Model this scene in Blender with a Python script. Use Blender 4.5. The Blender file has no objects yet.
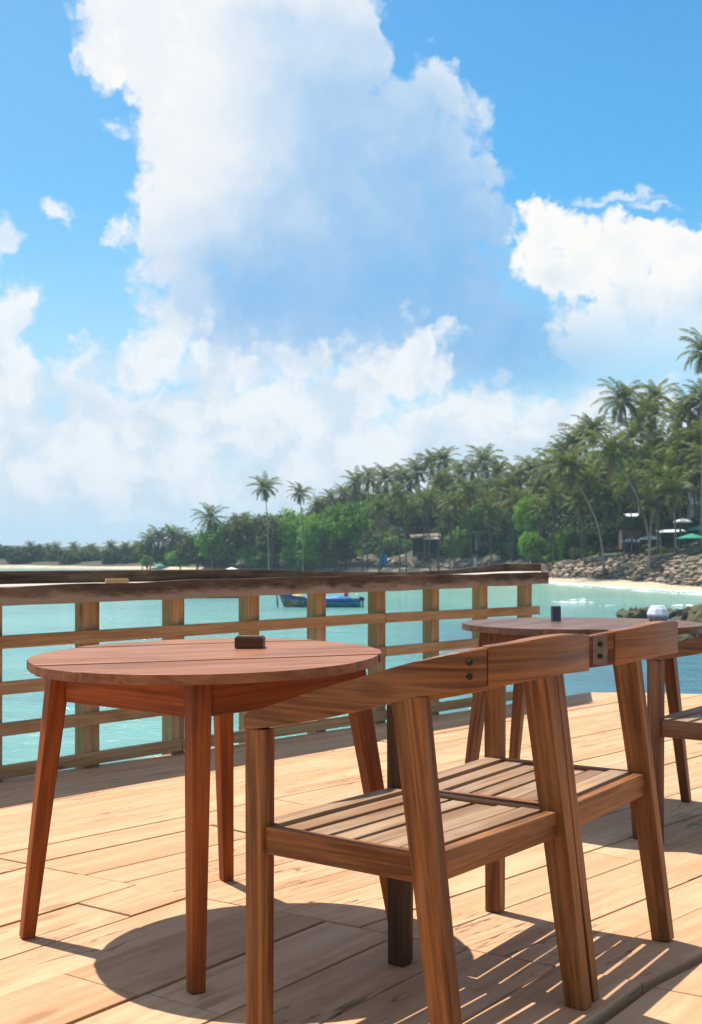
import bpy, bmesh, math, random
from mathutils import Vector, Matrix, noise as mnoise
R_ = random.Random(7)
SC = bpy.context.scene
COL = SC.collection
rad = math.radians
F, YH, EYE = 1250.0, 551.3, 1.02          # focal length in pixels, horizon row, eye height over the deck
WATER = -5.0
HAZE = .00023

def place(u, Y, z=0.0):
    """world point on the ray through column u at distance Y"""
    return Vector(((u - 351.0) * Y / F, Y, z))

# ---------------------------------------------------------------- camera
cam_d = bpy.data.cameras.new('camera')
cam = bpy.data.objects.new('camera', cam_d)
COL.objects.link(cam)
cam.location = (0, 0, EYE)
cam.rotation_euler = (rad(90), 0, 0)
cam_d.sensor_fit = 'VERTICAL'
cam_d.sensor_height = 36.0
cam_d.sensor_width = 36.0
cam_d.lens = F / 1024.0 * 36.0
cam_d.shift_y = (YH - 512.0) / 1024.0
cam_d.clip_start = 0.05
cam_d.clip_end = 9000
cam_d.dof.use_dof = True
cam_d.dof.focus_distance = 3.0
cam_d.dof.aperture_fstop = 11.0
SC.camera = cam

# ---------------------------------------------------------------- node helpers
class N:
    """tiny expression builder over Math nodes"""
    tree = None
    def __init__(self, s): self.s = s
    @staticmethod
    def op(kind, *a, clamp=False):
        n = N.tree.nodes.new('ShaderNodeMath'); n.operation = kind; n.use_clamp = clamp
        for i, x in enumerate(a):
            if isinstance(x, N): N.tree.links.new(x.s, n.inputs[i])
            else: n.inputs[i].default_value = float(x)
        return N(n.outputs[0])
    def __add__(a, b): return N.op('ADD', a, b)
    __radd__ = __add__
    def __sub__(a, b): return N.op('SUBTRACT', a, b)
    def __rsub__(a, b): return N.op('SUBTRACT', b, a)
    def __mul__(a, b): return N.op('MULTIPLY', a, b)
    __rmul__ = __mul__
    def __truediv__(a, b): return N.op('DIVIDE', a, b)
def nmax(a, b): return N.op('MAXIMUM', a, b)
def nmin(a, b): return N.op('MINIMUM', a, b)
def smax(a, b, k): return N.op('SMOOTH_MAX', a, b, k)
def sstep(x, lo, hi, out0=0.0, out1=1.0):
    n = N.tree.nodes.new('ShaderNodeMapRange'); n.interpolation_type = 'SMOOTHSTEP'
    N.tree.links.new(x.s, n.inputs['Value'])
    n.inputs['From Min'].default_value = lo; n.inputs['From Max'].default_value = hi
    n.inputs['To Min'].default_value = out0; n.inputs['To Max'].default_value = out1
    return N(n.outputs['Result'])
def lin(x, lo, hi, out0=0.0, out1=1.0):
    n = N.tree.nodes.new('ShaderNodeMapRange')
    N.tree.links.new(x.s, n.inputs['Value'])
    n.inputs['From Min'].default_value = lo; n.inputs['From Max'].default_value = hi
    n.inputs['To Min'].default_value = out0; n.inputs['To Max'].default_value = out1
    return N(n.outputs['Result'])
def combine(x, y, z):
    n = N.tree.nodes.new('ShaderNodeCombineXYZ')
    for i, v in enumerate((x, y, z)):
        if isinstance(v, N): N.tree.links.new(v.s, n.inputs[i])
        else: n.inputs[i].default_value = v
    return n.outputs[0]
def split(sock):
    n = N.tree.nodes.new('ShaderNodeSeparateXYZ'); N.tree.links.new(sock, n.inputs[0])
    return [N(o) for o in n.outputs]
def noise(vec, scale, detail=4, rough=.5, dist=0.0, lac=2.0, color=False, dim='3D'):
    n = N.tree.nodes.new('ShaderNodeTexNoise'); n.noise_dimensions = dim
    if vec is not None: N.tree.links.new(vec, n.inputs['Vector'])
    n.inputs['Scale'].default_value = scale; n.inputs['Detail'].default_value = detail
    n.inputs['Roughness'].default_value = rough; n.inputs['Distortion'].default_value = dist
    n.inputs['Lacunarity'].default_value = lac
    return n.outputs['Color'] if color else N(n.outputs[0])
def voronoi(vec, scale, feature='F1', smooth=None, rnd=1.0, out='Distance', detail=0.0, dim='3D'):
    n = N.tree.nodes.new('ShaderNodeTexVoronoi'); n.voronoi_dimensions = dim; n.feature = feature
    if vec is not None: N.tree.links.new(vec, n.inputs['Vector'])
    n.inputs['Scale'].default_value = scale; n.inputs['Randomness'].default_value = rnd
    n.inputs['Detail'].default_value = detail
    if smooth is not None: n.inputs['Smoothness'].default_value = smooth
    return N(n.outputs[out])
def mixc(f, a, b, blend='MIX'):
    n = N.tree.nodes.new('ShaderNodeMix'); n.data_type = 'RGBA'; n.blend_type = blend
    if isinstance(f, N): N.tree.links.new(f.s, n.inputs[0])
    else: n.inputs[0].default_value = f
    for i, v in ((6, a), (7, b)):
        if isinstance(v, (tuple, list)): n.inputs[i].default_value = (*v[:3], 1)
        else: N.tree.links.new(v, n.inputs[i])
    return n.outputs[2]
def vscale(vec, s):
    n = N.tree.nodes.new('ShaderNodeVectorMath'); n.operation = 'MULTIPLY'
    N.tree.links.new(vec, n.inputs[0]); n.inputs[1].default_value = s
    return n.outputs[0]
def vadd(vec, o):
    n = N.tree.nodes.new('ShaderNodeVectorMath'); n.operation = 'ADD'
    N.tree.links.new(vec, n.inputs[0])
    if isinstance(o, (tuple, list)): n.inputs[1].default_value = o
    else: N.tree.links.new(o, n.inputs[1])
    return n.outputs[0]
# ---------------------------------------------------------------- world: Nishita sky with cumulus clouds
SUN_AZ = math.atan2(-.303, .279)          # clockwise from +Y, seen from above
SUN_EL = math.atan2(1.0, .412)
world = bpy.data.worlds.new('World'); SC.world = world
world.use_nodes = True
wt = world.node_tree; wt.nodes.clear(); N.tree = wt
sky = wt.nodes.new('ShaderNodeTexSky'); sky.sky_type = 'NISHITA'; sky.sun_disc = False
sky.sun_elevation = SUN_EL; sky.sun_rotation = SUN_AZ
sky.air_density = 1.0; sky.dust_density = .6; sky.ozone_density = 2.0
SKY_STRENGTH = .07

def angles(u, v):
    x, y, z = u - 351.0, F, YH - v
    return math.atan2(x, y), math.atan2(z, math.hypot(x, y))

geo = wt.nodes.new('ShaderNodeTexCoord')
dx, dy, dz = split(geo.outputs['Generated'])
az = N.op('ARCTAN2', dx, dy)
el = N.op('ARCSINE', nmin(nmax(dz, -1), 1))
P0 = combine(az, el, 0.0)
# domain warp: billows of three sizes so that the edges curl
w1 = noise(P0, 14, 1, .5, color=True, dim='2D')
w2 = noise(P0, 60, 3, .55, color=True, dim='2D')
sep1 = split(w1); sep2 = split(w2)
ax = az + (sep1[0] - .5) * .030 + (sep2[0] - .5) * .020
ey = el + (sep1[1] - .5) * .030 + (sep2[1] - .5) * .020
PW = combine(ax, ey, 0.0)
billow = voronoi(PW, 30, 'F1', detail=1.5, dim='2D')       # 0 at puff centres
fine = noise(P0, 110, 3, .6, dim='2D')

def field(ells, X, Y, k=.25):
    """smooth union of ellipses; >0 inside, 1 at a centre"""
    out = None
    for (u, v, ru, rv) in ells:
        a, e = angles(u, v)
        qx = (X - a) * (F / ru); qy = (Y - e) * (F / rv)
        d = 1.0 - N.op('SQRT', qx * qx + qy * qy)
        d = d * (min(ru, rv) / 60.0)
        out = d if out is None else smax(out, d, k)
    return out

MAIN = [(145, 22, 88, 80), (108, 30, 50, 48), (250, 20, 130, 90), (330, 40, 80, 90), (200, 60, 90, 70), (215, 110, 100, 70), (180, 150, 60, 70),
        (215, 215, 85, 85), (185, 255, 55, 60), (132, 236, 34, 20), (158, 288, 28, 24), (100, 285, 10, 12), (300, 180, 130, 150),
        (400, 190, 95, 130), (440, 108, 52, 52), (425, 85, 40, 32), (462, 150, 38, 50), (478, 215, 40, 75), (400, 300, 130, 100), (250, 320, 110, 70), (470, 330, 70, 60)]
RIGHT = [(520, 205, 17, 24), (550, 235, 45, 40), (562, 222, 32, 26), (610, 262, 68, 50), (655, 268, 40, 34), (640, 240, 24, 22), (585, 230, 26, 26), (690, 255, 50, 42),
         (735, 250, 70, 60), (560, 280, 60, 45), (640, 320, 100, 62), (720, 320, 80, 75), (600, 350, 60, 40)]
LOWER = [(20, 385, 60, 45), (200, 430, 120, 60), (90, 440, 110, 60), (170, 345, 52, 32), (150, 365, 90, 40), (215, 375, 60, 36), (80, 400, 62, 36), (35, 430, 70, 40), (300, 370, 70, 38), (345, 385, 80, 45), (425, 345, 34, 40),
         (405, 370, 60, 40), (270, 420, 160, 60), (470, 420, 130, 48), (600, 440, 150, 55), (100, 470, 160, 70), (400, 480, 250, 70), (680, 440, 100, 60)]
LEFT = [(56, 210, 21, 17), (40, 212, 8, 6), (2, 238, 22, 26), (-30, 260, 40, 50), (28, 298, 22, 20), (10, 318, 34, 36), (-25, 330, 60, 70), (-60, 420, 90, 60)]
puff = (billow - .42) * -1.0
noi = (fine - .5)
def mask(ells, amp, lo, hi):
    f = field(ells, ax, ey)
    return sstep(f + puff * amp + noi * (amp * .5), lo, hi), f
m_main, f_main = mask(MAIN, .50, -.04, .28)
m_right, f_right = mask(RIGHT, .46, -.02, .20)
m_low, f_low = mask(LOWER, .52, -.12, .30)
m_left, f_left = mask(LEFT, .40, -.04, .26)
# thin streak
a0, e0 = angles(618, 198)
st = field([(618, 198, 46, 6), (650, 205, 26, 5)], ax, ey, .02)
m_str = sstep(st + noi * .12, -.02, .08)

# body shade of the big tower (its underside and core), white rims
def soft(ells):
    out = None
    for (u, v, ru, rv, s) in ells:
        a, e = angles(u, v)
        qx = (ax - a) * (F / ru); qy = (ey - e) * (F / rv)
        g = N.op('EXPONENT', (qx * qx + qy * qy) * -1.0) * s
        out = g if out is None else out + g
    return out
mott = sstep(noise(PW, 22, 4, .6, dim='2D'), .35, .7)
shade = soft([(385, 245, 150, 100, 1.0), (320, 305, 140, 55, .8), (470, 290, 80, 90, .8), (395, 140, 100, 70, .55), (230, 300, 50, 45, .5), (530, 358, 80, 40, .9),
              (250, 18, 40, 20, .18), (330, 60, 90, 70, .42), (540, 350, 60, 40, .5)])
shade = shade * lin(mott, 0, 1, 1.12, .85) + (billow - .4) * .25 * nmin(shade * 2.0, 1.0)
shade = nmax(shade, (1.0 - mott) * .14)
shade = 1.0 - N.op('EXPONENT', nmax(shade, 0.0) * -1.3)
S = 1.0 / SKY_STRENGTH
def C(r, g, b):  # sRGB 0-255 wanted -> linear radiance for the background (before exposure)
    f = lambda c: ((c / 255 + .055) / 1.055) ** 2.4 if c > 10 else c / 255 / 12.92
    return tuple(f(c) * S * EXPK for c in (r, g, b))
EXPK = 2 ** -.85
hsv = wt.nodes.new('ShaderNodeHueSaturation')
wt.links.new(sky.outputs[0], hsv.inputs['Color'])
hsv.inputs['Saturation'].default_value = 1.12; hsv.inputs['Value'].default_value = SKYV = 1.0
col = mixc(1.0, hsv.outputs[0], (.58, 1.22, 1.33), 'MULTIPLY')
# milky air low down
hz = sstep(el, .03, .29, 1.0, 0.0)
col = mixc(hz * .86, col, C(212, 233, 248))
# a brighter sky on the sun's side
sunside = sstep(az, -.30, .22, 1.0, 0.0)
col = mixc(sunside * .22, col, C(176, 216, 250))
c_low = mixc(nmin(mott * .75 + sstep(el, .0, .12, .25, .0), 1.0), C(246, 250, 253), C(204, 225, 242))
c_main = mixc(shade, C(255, 254, 252), C(124, 187, 238))
c_right = mixc(nmin(sstep(f_right, .2, 1.0) * mott * .8, 1.0), C(255, 254, 251), C(205, 225, 244))
c_left = mixc(mott * .6, C(250, 252, 255), C(205, 228, 248))
# unseen broken cumulus overhead, added to fill the shade with neutral light
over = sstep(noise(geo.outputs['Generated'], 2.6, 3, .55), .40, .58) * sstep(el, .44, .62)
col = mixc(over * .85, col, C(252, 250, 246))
col = mixc(m_str * .75, col, C(235, 244, 252))
col = mixc(m_left * .92, col, c_left)
veil = nmin(soft([(535, 345, 75, 42, .85), (480, 345, 60, 45, .6)]), .85)
col = mixc(veil * lin(mott, 0, 1, 1.0, .8), col, C(138, 194, 238))
col = mixc(m_main * sstep(az * .75 - el, -.09, .03, 1.0, .0), col, c_main)
col = mixc(m_low * sstep(el, .0, .05, .55, .95), col, c_low)
col = mixc(m_right * sstep(el, .125, .215, .0, 1.0), col, c_right)
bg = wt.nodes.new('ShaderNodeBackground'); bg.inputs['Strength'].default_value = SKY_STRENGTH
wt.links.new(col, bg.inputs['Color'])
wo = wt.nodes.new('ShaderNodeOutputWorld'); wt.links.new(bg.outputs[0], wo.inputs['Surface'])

sun_d = bpy.data.lights.new('sun', 'SUN'); sun_d.energy = 4.2; sun_d.angle = rad(.53); sun_d.color = (1.0, .94, .83)
sun = bpy.data.objects.new('sun', sun_d); COL.objects.link(sun)
sun.rotation_euler = Vector((.303, -.279, -1.0)).to_track_quat('-Z', 'Y').to_euler()
sun.location = (-3, 3, 12)
SC.view_settings.view_transform = 'Standard'; SC.view_settings.look = 'None'
SC.view_settings.gamma = 1.0; SC.view_settings.use_curve_mapping = False
SC.view_settings.exposure = .85
SC.cycles.max_bounces = 8
SC.cycles.use_denoising = True
world.cycles.sampling_method = 'MANUAL'
world.cycles.sample_map_resolution = 256
# ---------------------------------------------------------------- materials
def new_mat(name):
    m = bpy.data.materials.new(name); m.use_nodes = True
    t = m.node_tree; t.nodes.clear(); N.tree = t
    out = t.nodes.new('ShaderNodeOutputMaterial')
    b = t.nodes.new('ShaderNodeBsdfPrincipled')
    t.links.new(b.outputs[0], out.inputs['Surface'])
    return m, t, b, out
def setin(t, b, name, v):
    s = b.inputs[name]
    if isinstance(v, N): t.links.new(v.s, s)
    elif isinstance(v, (int, float)): s.default_value = v
    elif isinstance(v, (tuple, list)): s.default_value = (*v[:3], 1)
    else: t.links.new(v, s)
def bump(t, b, h, strength=.3, dist=.01):
    n = t.nodes.new('ShaderNodeBump'); n.inputs['Strength'].default_value = strength
    n.inputs['Distance'].default_value = dist
    t.links.new(h.s, n.inputs['Height']); t.links.new(n.outputs[0], b.inputs['Normal'])
def attr(t, name):
    n = t.nodes.new('ShaderNodeAttribute'); n.attribute_name = name
    return n
def objcoord(t): return t.nodes.new('ShaderNodeTexCoord').outputs['Object']

def wood(name, dark, light, rough=.55, grey=0.0, greycol=(.3, .27, .24), fiber=.35, knots=.0, bumps=.25, tintamt=.0, coat=0.0, stain=.0, edgewear=False):
    m, t, b, out = new_mat(name)
    g = attr(t, 'grain').outputs['Vector']
    big = noise(vscale(g, (1.1, 13, 13)), 1.0, 4, .6, 1.4)
    rings = noise(vscale(g, (.9, 34, 34)), 1.0, 3, .55, 2.2)
    fib = noise(vscale(g, (4.5, 115, 115)), 1.0, 5, .68, .4)
    tone = noise(vscale(g, (1.6, 4, 4)), 1.0, 3, .6)
    f = big * .55 + rings * .45
    c = mixc(sstep(f, .37, .63), dark, light)
    if tintamt:
        tn = N(attr(t, 'tint').outputs['Fac'])
        c = mixc(tn * tintamt, c, mixc(1.0, c, (.62, .52, .44), 'MULTIPLY'))
    c = mixc(sstep(fib, .45, .75) * fiber, c, mixc(1.0, c, (.5, .42, .36), 'MULTIPLY'))
    c = mixc(sstep(tone, .35, .75) * .35, c, mixc(1.0, c, (1.28, 1.18, 1.05), 'MULTIPLY'))
    if grey:
        gw = sstep(noise(vscale(g, (2.2, 9, 9)), 1.0, 5, .65), .42, .68)
        c = mixc(gw * grey, c, greycol)
    if knots:
        k = voronoi(vscale(g, (2.3, 7, 7)), 1.0)
        kk = sstep(k, .05, .16, 1.0, 0.0)
        c = mixc(kk * knots, c, mixc(1.0, c, (.35, .25, .18), 'MULTIPLY'))
    if stain:
        w = t.nodes.new('ShaderNodeNewGeometry').outputs['Position']
        s1 = sstep(noise(w, 2.1, 5, .65), .48, .72)
        c = mixc(s1 * stain, c, mixc(1.0, c, (.66, .62, .6), 'MULTIPLY'))
        s2 = sstep(noise(vscale(g, (3, 18, 18)), 1.0, 5, .7, .6), .62, .74)
        c = mixc(s2 * stain * .9, c, mixc(1.0, c, (.52, .44, .38), 'MULTIPLY'))
    if edgewear:
        w = t.nodes.new('ShaderNodeNewGeometry').outputs['Position']
        ez = sstep(split(w)[2] + (noise(vscale(w, (6, 6, 20)), 1.0, 5, .7) - .5) * .13, .845, .795)
        c = mixc(ez * .85, c, mixc(big, (.22, .15, .10), (.40, .29, .20)))
    setin(t, b, 'Base Color', c)
    setin(t, b, 'Roughness', lin(fib * .5 + big * .5, .3, .7, rough - .08, rough + .12))
    b.inputs['Specular IOR Level'].default_value = .22
    if coat:
        b.inputs['Coat Weight'].default_value = coat; b.inputs['Coat Roughness'].default_value = .28
    bump(t, b, fib * .6 + rings * .6 + big * .3, bumps, .004)
    return m

M = {}
def deckmat():
    m, t, b, out = new_mat('deck_planks')
    g = attr(t, 'grain').outputs['Vector']; w = t.nodes.new('ShaderNodeNewGeometry').outputs['Position']
    tn = N(attr(t, 'tint').outputs['Fac'])
    streak = noise(vscale(g, (.8, 9, 9)), 1.0, 5, .62, 1.8)
    fine_ = noise(vscale(g, (3.5, 90, 90)), 1.0, 4, .6, .5)
    saw = noise(vscale(g, (60, 2.5, 2.5)), 1.0, 2, .5, .6)
    blot = noise(w, 2.6, 6, .68); blot2 = noise(w, 9, 5, .65, .8)
    c = mixc(sstep(streak, .3, .7), (.45, .245, .13), (.56, .352, .216))
    c = mixc(tn * .55, c, mixc(1.0, c, (.80, .70, .62), 'MULTIPLY'))
    c = mixc(sstep(blot, .42, .70) * .55, c, mixc(1.0, c, (1.10, 1.12, 1.16), 'MULTIPLY'))
    c = mixc(sstep(blot2, .56, .74) * .40, c, mixc(1.0, c, (.70, .60, .54), 'MULTIPLY'))
    c = mixc(sstep(fine_, .52, .75) * .22, c, mixc(1.0, c, (.62, .52, .46), 'MULTIPLY'))
    c = mixc(sstep(saw, .55, .72) * .16, c, mixc(1.0, c, (.76, .70, .66), 'MULTIPLY'))
    # drying cracks that follow the grain, knots, and dark spills
    cr = noise(vscale(g, (.75, 11, 11)), 1.0, 4, .6, 1.0) - .5
    crack = sstep(N.op('ABSOLUTE', cr), .003, .011, 1.0, 0.0) * sstep(noise(w, 1.7, 3, .6), .50, .60)
    c = mixc(crack * .8, c, (.085, .045, .025))
    k = voronoi(vscale(g, (1.7, 5.5, 5.5)), 1.0)
    c = mixc(sstep(k, .05, .15, 1.0, 0.0) * .55, c, (.22, .105, .05))
    sp = sstep(noise(w, 5.5, 6, .72), .63, .72)
    c = mixc(sp * .5, c, mixc(1.0, c, (.52, .46, .44), 'MULTIPLY'))
    setin(t, b, 'Base Color', c); setin(t, b, 'Roughness', lin(blot, .3, .7, .62, .82)); b.inputs['Specular IOR Level'].default_value = .2
    bump(t, b, streak * .5 + fine_ * .4 + saw * .25 - crack * 1.5, .45, .005)
    return m
M['deck'] = deckmat()
M['table'] = wood('reddish_hardwood', (.17, .036, .005), (.36, .088, .013), .5, coat=0, fiber=.35)
M['tabletop'] = wood('reddish_hardwood_boards', (.185, .058, .020), (.35, .138, .056), .42, grey=.35, greycol=(.41, .21, .11), fiber=.6, tintamt=.6, stain=.55, knots=.25)
M['table2'] = wood('dark_hardwood', (.095, .032, .012), (.20, .078, .032), .42, fiber=.3)
M['table2top'] = wood('dark_hardwood_boards', (.095, .042, .023), (.185, .095, .055), .38, grey=.3, greycol=(.2, .135, .10), tintamt=.4)
M['chair'] = wood('teak', (.115, .034, .007), (.34, .125, .031), .46, grey=.25, greycol=(.32, .175, .08), fiber=.7, knots=.4, bumps=.4, stain=.3)
M['chairarm'] = wood('worn_teak', (.085, .024, .005), (.31, .105, .024), .38, grey=.25, greycol=(.30, .16, .07), fiber=.65, knots=.45, bumps=.35, stain=.3)
M['slat'] = wood('weathered_teak_slats', (.23, .125, .065), (.38, .245, .145), .5, grey=.5, greycol=(.36, .27, .19), fiber=.55, tintamt=.7)
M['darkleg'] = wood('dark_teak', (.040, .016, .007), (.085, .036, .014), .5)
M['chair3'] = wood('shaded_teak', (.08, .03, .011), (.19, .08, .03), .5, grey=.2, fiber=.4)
M['rail'] = wood('raw_softwood', (.36, .21, .095), (.56, .355, .185), .7, grey=.35, greycol=(.42, .32, .22), fiber=.5, knots=.6, tintamt=.6, stain=.4)
M['slatrail'] = wood('raw_softwood_slats', (.34, .18, .075), (.54, .325, .155), .7, grey=.3, greycol=(.40, .30, .20), fiber=.5, knots=.8, tintamt=.5, stain=.4)
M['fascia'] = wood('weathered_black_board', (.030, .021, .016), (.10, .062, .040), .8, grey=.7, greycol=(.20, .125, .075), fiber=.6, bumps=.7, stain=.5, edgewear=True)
M['countertop'] = wood('bleached_board', (.40, .33, .27), (.56, .48, .41), .7, grey=.4, greycol=(.5, .46, .42), fiber=.4, stain=.5)
M['block'] = wood('brown_block', (.085, .032, .014), (.16, .065, .032), .45)

def plain(name, col, rough=.6, var=.15, scale=6.0, metal=0.0, bumps=.0, spec=.4):
    m, t, b, out = new_mat(name)
    o = objcoord(t)
    n1 = noise(o, scale, 5, .6)
    c = mixc(sstep(n1, .3, .7) * 1.0, tuple(x * (1 - var) for x in col), tuple(min(1, x * (1 + var)) for x in col))
    setin(t, b, 'Base Color', c); setin(t, b, 'Roughness', lin(n1, .3, .7, rough - .06, rough + .08))
    b.inputs['Metallic'].default_value = metal; b.inputs['Specular IOR Level'].default_value = spec
    if bumps: bump(t, b, noise(o, scale * 4, 4, .6), bumps, .02)
    return m
M['under'] = plain('shadowed_joists', (.03, .02, .014), .9)
M['screw'] = plain('rusty_screw', (.03, .024, .02), .6, metal=.6)
M['plate'] = plain('greyed_joint_wood', (.17, .115, .08), .55, .25, 40)
M['slate'] = plain('dark_slate', (.06, .066, .075), .5, .2, 30)
M['potwhite'] = plain('pale_glaze', (.62, .68, .76), .35, .06, 30)
M['potgrey'] = plain('grey_glaze', (.24, .25, .28), .45, .12, 30)

def leafmat(name, dark, light, trans=.35, scale=.35, yellow=None):
    m, t, b, out = new_mat(name)
    o = objcoord(t)
    info = t.nodes.new('ShaderNodeObjectInfo')
    n1 = noise(vadd(o, combine(N(info.outputs['Random']) * 60, 0.0, 0.0)), scale, 4, .65)
    c = mixc(sstep(n1, .32, .68), dark, light)
    gi = t.nodes.new('ShaderNodeNewGeometry')
    ri = N(gi.outputs['Random Per Island'])
    c = mixc(ri * .5, c, mixc(1.0, c, (.55, .55, .6), 'MULTIPLY'))
    if yellow: c = mixc(sstep(ri, .80, .98) * .8, c, yellow)
    c = mixc(N(info.outputs['Random']) * .5, c, mixc(1.0, c, (1.25, 1.02, .8), 'MULTIPLY'))
    setin(t, b, 'Base Color', c); b.inputs['Roughness'].default_value = .5
    b.inputs['Specular IOR Level'].default_value = .22
    tr = t.nodes.new('ShaderNodeBsdfTranslucent'); t.links.new(mixc(1.0, c, (1.1, 1.15, .55), 'MULTIPLY'), tr.inputs['Color'])
    mx = t.nodes.new('ShaderNodeMixShader'); mx.inputs[0].default_value = trans
    t.links.new(b.outputs[0], mx.inputs[1]); t.links.new(tr.outputs[0], mx.inputs[2])
    t.links.new(mx.outputs[0], out.inputs['Surface'])
    return m
M['palm'] = leafmat('palm_leaf', (.034, .064, .008), (.14, .19, .032), .42, .5, (.34, .27, .08))
M['palmdead'] = leafmat('dry_palm_leaf', (.13, .085, .04), (.24, .16, .08), .25, .5)
M['leafbright'] = leafmat('bright_leaf', (.075, .18, .010), (.19, .36, .03), .45, .3)
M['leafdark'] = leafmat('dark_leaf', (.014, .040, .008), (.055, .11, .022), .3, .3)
M['leafolive'] = leafmat('olive_leaf', (.034, .062, .010), (.11, .15, .03), .35, .3)
M['trunk'] = plain('palm_bark', (.095, .075, .052), .85, .3, 3, bumps=.4)
M['trunkpale'] = plain('pale_palm_bark', (.24, .20, .15), .85, .3, 3, bumps=.4)
M['bark'] = plain('bark', (.09, .07, .05), .85, .3, 3, bumps=.4)
M['coconut'] = plain('coconut_husk', (.15, .12, .04), .6)

def rockmat(name, a, c2, moss=None):
    m, t, b, out = new_mat(name)
    o = objcoord(t); info = t.nodes.new('ShaderNodeObjectInfo')
    n1 = noise(o, 1.3, 6, .65)
    c = mixc(sstep(n1, .3, .7), a, c2)
    c = mixc(N(info.outputs['Random']) * .9, c, mixc(1.0, c, (.55, .54, .55), 'MULTIPLY'))
    c = mixc(sstep(noise(o, 7, 4, .6), .55, .75) * .5, c, mixc(1.0, c, (.5, .48, .46), 'MULTIPLY'))
    if moss:
        nz = split(t.nodes.new('ShaderNodeNewGeometry').outputs['Normal'])[2]
        c = mixc(sstep(nz + (noise(o, 2.5, 4, .6) - .5) * 1.2, .25, .7) * .85, c, moss)
    setin(t, b, 'Base Color', c); b.inputs['Roughness'].default_value = .85
    bump(t, b, noise(o, 4, 7, .75), 1.0, .12)
    return m
M['rock'] = rockmat('tan_boulder', (.30, .22, .145), (.44, .33, .23))
M['rockdark'] = rockmat('wet_boulder', (.075, .07, .068), (.20, .165, .13))
M['rockmoss'] = rockmat('mossy_rock', (.045, .032, .02), (.14, .095, .05), moss=(.075, .07, .018))

def groundmat(name, a, b2, sc, rough=.9):
    m, t, b, out = new_mat(name)
    w = t.nodes.new('ShaderNodeNewGeometry').outputs['Position']
    n1 = noise(w, sc, 6, .65)
    c = mixc(sstep(n1, .3, .7), a, b2)
    setin(t, b, 'Base Color', c); b.inputs['Roughness'].default_value = rough
    bump(t, b, noise(w, sc * 5, 5, .65), .5, .1)
    return m
M['sand'] = groundmat('wet_and_dry_sand', (.38, .28, .18), (.52, .41, .29), .2)
M['earth'] = groundmat('leaf_litter_earth', (.026, .032, .013), (.07, .062, .03), .25)
M['foam'] = groundmat('sea_foam', (.62, .68, .70), (.80, .82, .82), .8)

def watermat():
    m, t, b, out = new_mat('sea_water')
    w = t.nodes.new('ShaderNodeNewGeometry').outputs['Position']
    x, y, z = split(w)
    big = noise(w, .018, 4, .55, .5)
    mid = noise(vscale(w, (.10, .22, 1)), 1.0, 4, .6)
    c = mixc(sstep(big * .6 + mid * .4, .36, .64), (.095, .265, .255), (.165, .385, .35))
    # shallow sandy green water towards the beach, deeper blue off the deck on the right
    shallow = sstep(y - x * .2 + (big - .5) * 60, 105, 205) * sstep(x + (mid - .5) * 20, -30, 20)
    c = mixc(shallow * .85, c, (.20, .40, .29))
    deep = sstep(x + (big - .5) * 18 + (mid - .5) * 14 - y * .03, -2, 9) * sstep(y + (mid - .5) * 30, 122, 88)
    c = mixc(deep * .88, c, mixc(mid, (.035, .125, .20), (.085, .22, .29)))
    setin(t, b, 'Base Color', c)
    b.inputs['Roughness'].default_value = .10; b.inputs['IOR'].default_value = 1.33
    wv = noise(vscale(w, (.55, .9, 1)), 1.0, 5, .6, .6) * 1.0 + noise(vscale(w, (2.4, 3.6, 1)), 1.0, 4, .6, .4) * .32 + noise(vscale(w, (.12, .2, 1)), 1.0, 3, .5) * 1.6
    bump(t, b, wv, 1.0, .34)
    return m
M['water'] = watermat()
# ---------------------------------------------------------------- mesh builder and scene tree helpers
class MB:
    def __init__(self): self.v = []; self.f = []; self.g = []; self.t = []; self.mi = []; self.sm = []
    def add(self, verts, faces, grain=None, tint=None, mi=0, smooth=False):
        o = len(self.v); self.v += [tuple(p) for p in verts]
        self.g += grain if grain else [tuple(p) for p in verts]
        self.t += [R_.random() if tint is None else tint] * len(verts)
        self.f += [tuple(i + o for i in f) for f in faces]
        self.mi += [mi] * len(faces); self.sm += [smooth] * len(faces)
    def add_bm(self, bm, mat4=None, grainf=None, tint=None, mi=0, smooth=False):
        bm.verts.index_update()
        off = (R_.uniform(-50, 50), R_.uniform(-5, 5), R_.uniform(-5, 5))
        g = [tuple(a + b for a, b in zip((grainf(v.co) if grainf else v.co), off)) for v in bm.verts]
        vs = [(mat4 @ v.co) if mat4 else v.co.copy() for v in bm.verts]
        tint = R_.random() if tint is None else tint
        self.add(vs, [[v.index for v in f.verts] for f in bm.faces], g, tint, mi, smooth)
        bm.free()
    def mesh(self, name, mats):
        me = bpy.data.meshes.new(name)
        me.from_pydata(self.v, [], self.f)
        a = me.attributes.new('grain', 'FLOAT_VECTOR', 'POINT'); a.data.foreach_set('vector', [c for p in self.g for c in p])
        a = me.attributes.new('tint', 'FLOAT', 'POINT'); a.data.foreach_set('value', self.t)
        for m in (mats if isinstance(mats, (list, tuple)) else [mats]): me.materials.append(m)
        me.polygons.foreach_set('material_index', self.mi)
        me.polygons.foreach_set('use_smooth', self.sm)
        me.update()
        return me
    def build(self, name, mats, parent=None, loc=None, rz=0.0):
        o = bpy.data.objects.new(name, self.mesh(name, mats)); COL.objects.link(o)
        if parent: o.parent = parent
        if loc is not None: o.location = loc
        if rz: o.rotation_euler = (0, 0, rz)
        return o
def tag(o, label=None, cat=None, group=None, kind=None):
    if label: o['label'] = label
    if cat: o['category'] = cat
    if group: o['group'] = group
    if kind: o['kind'] = kind
    return o
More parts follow.
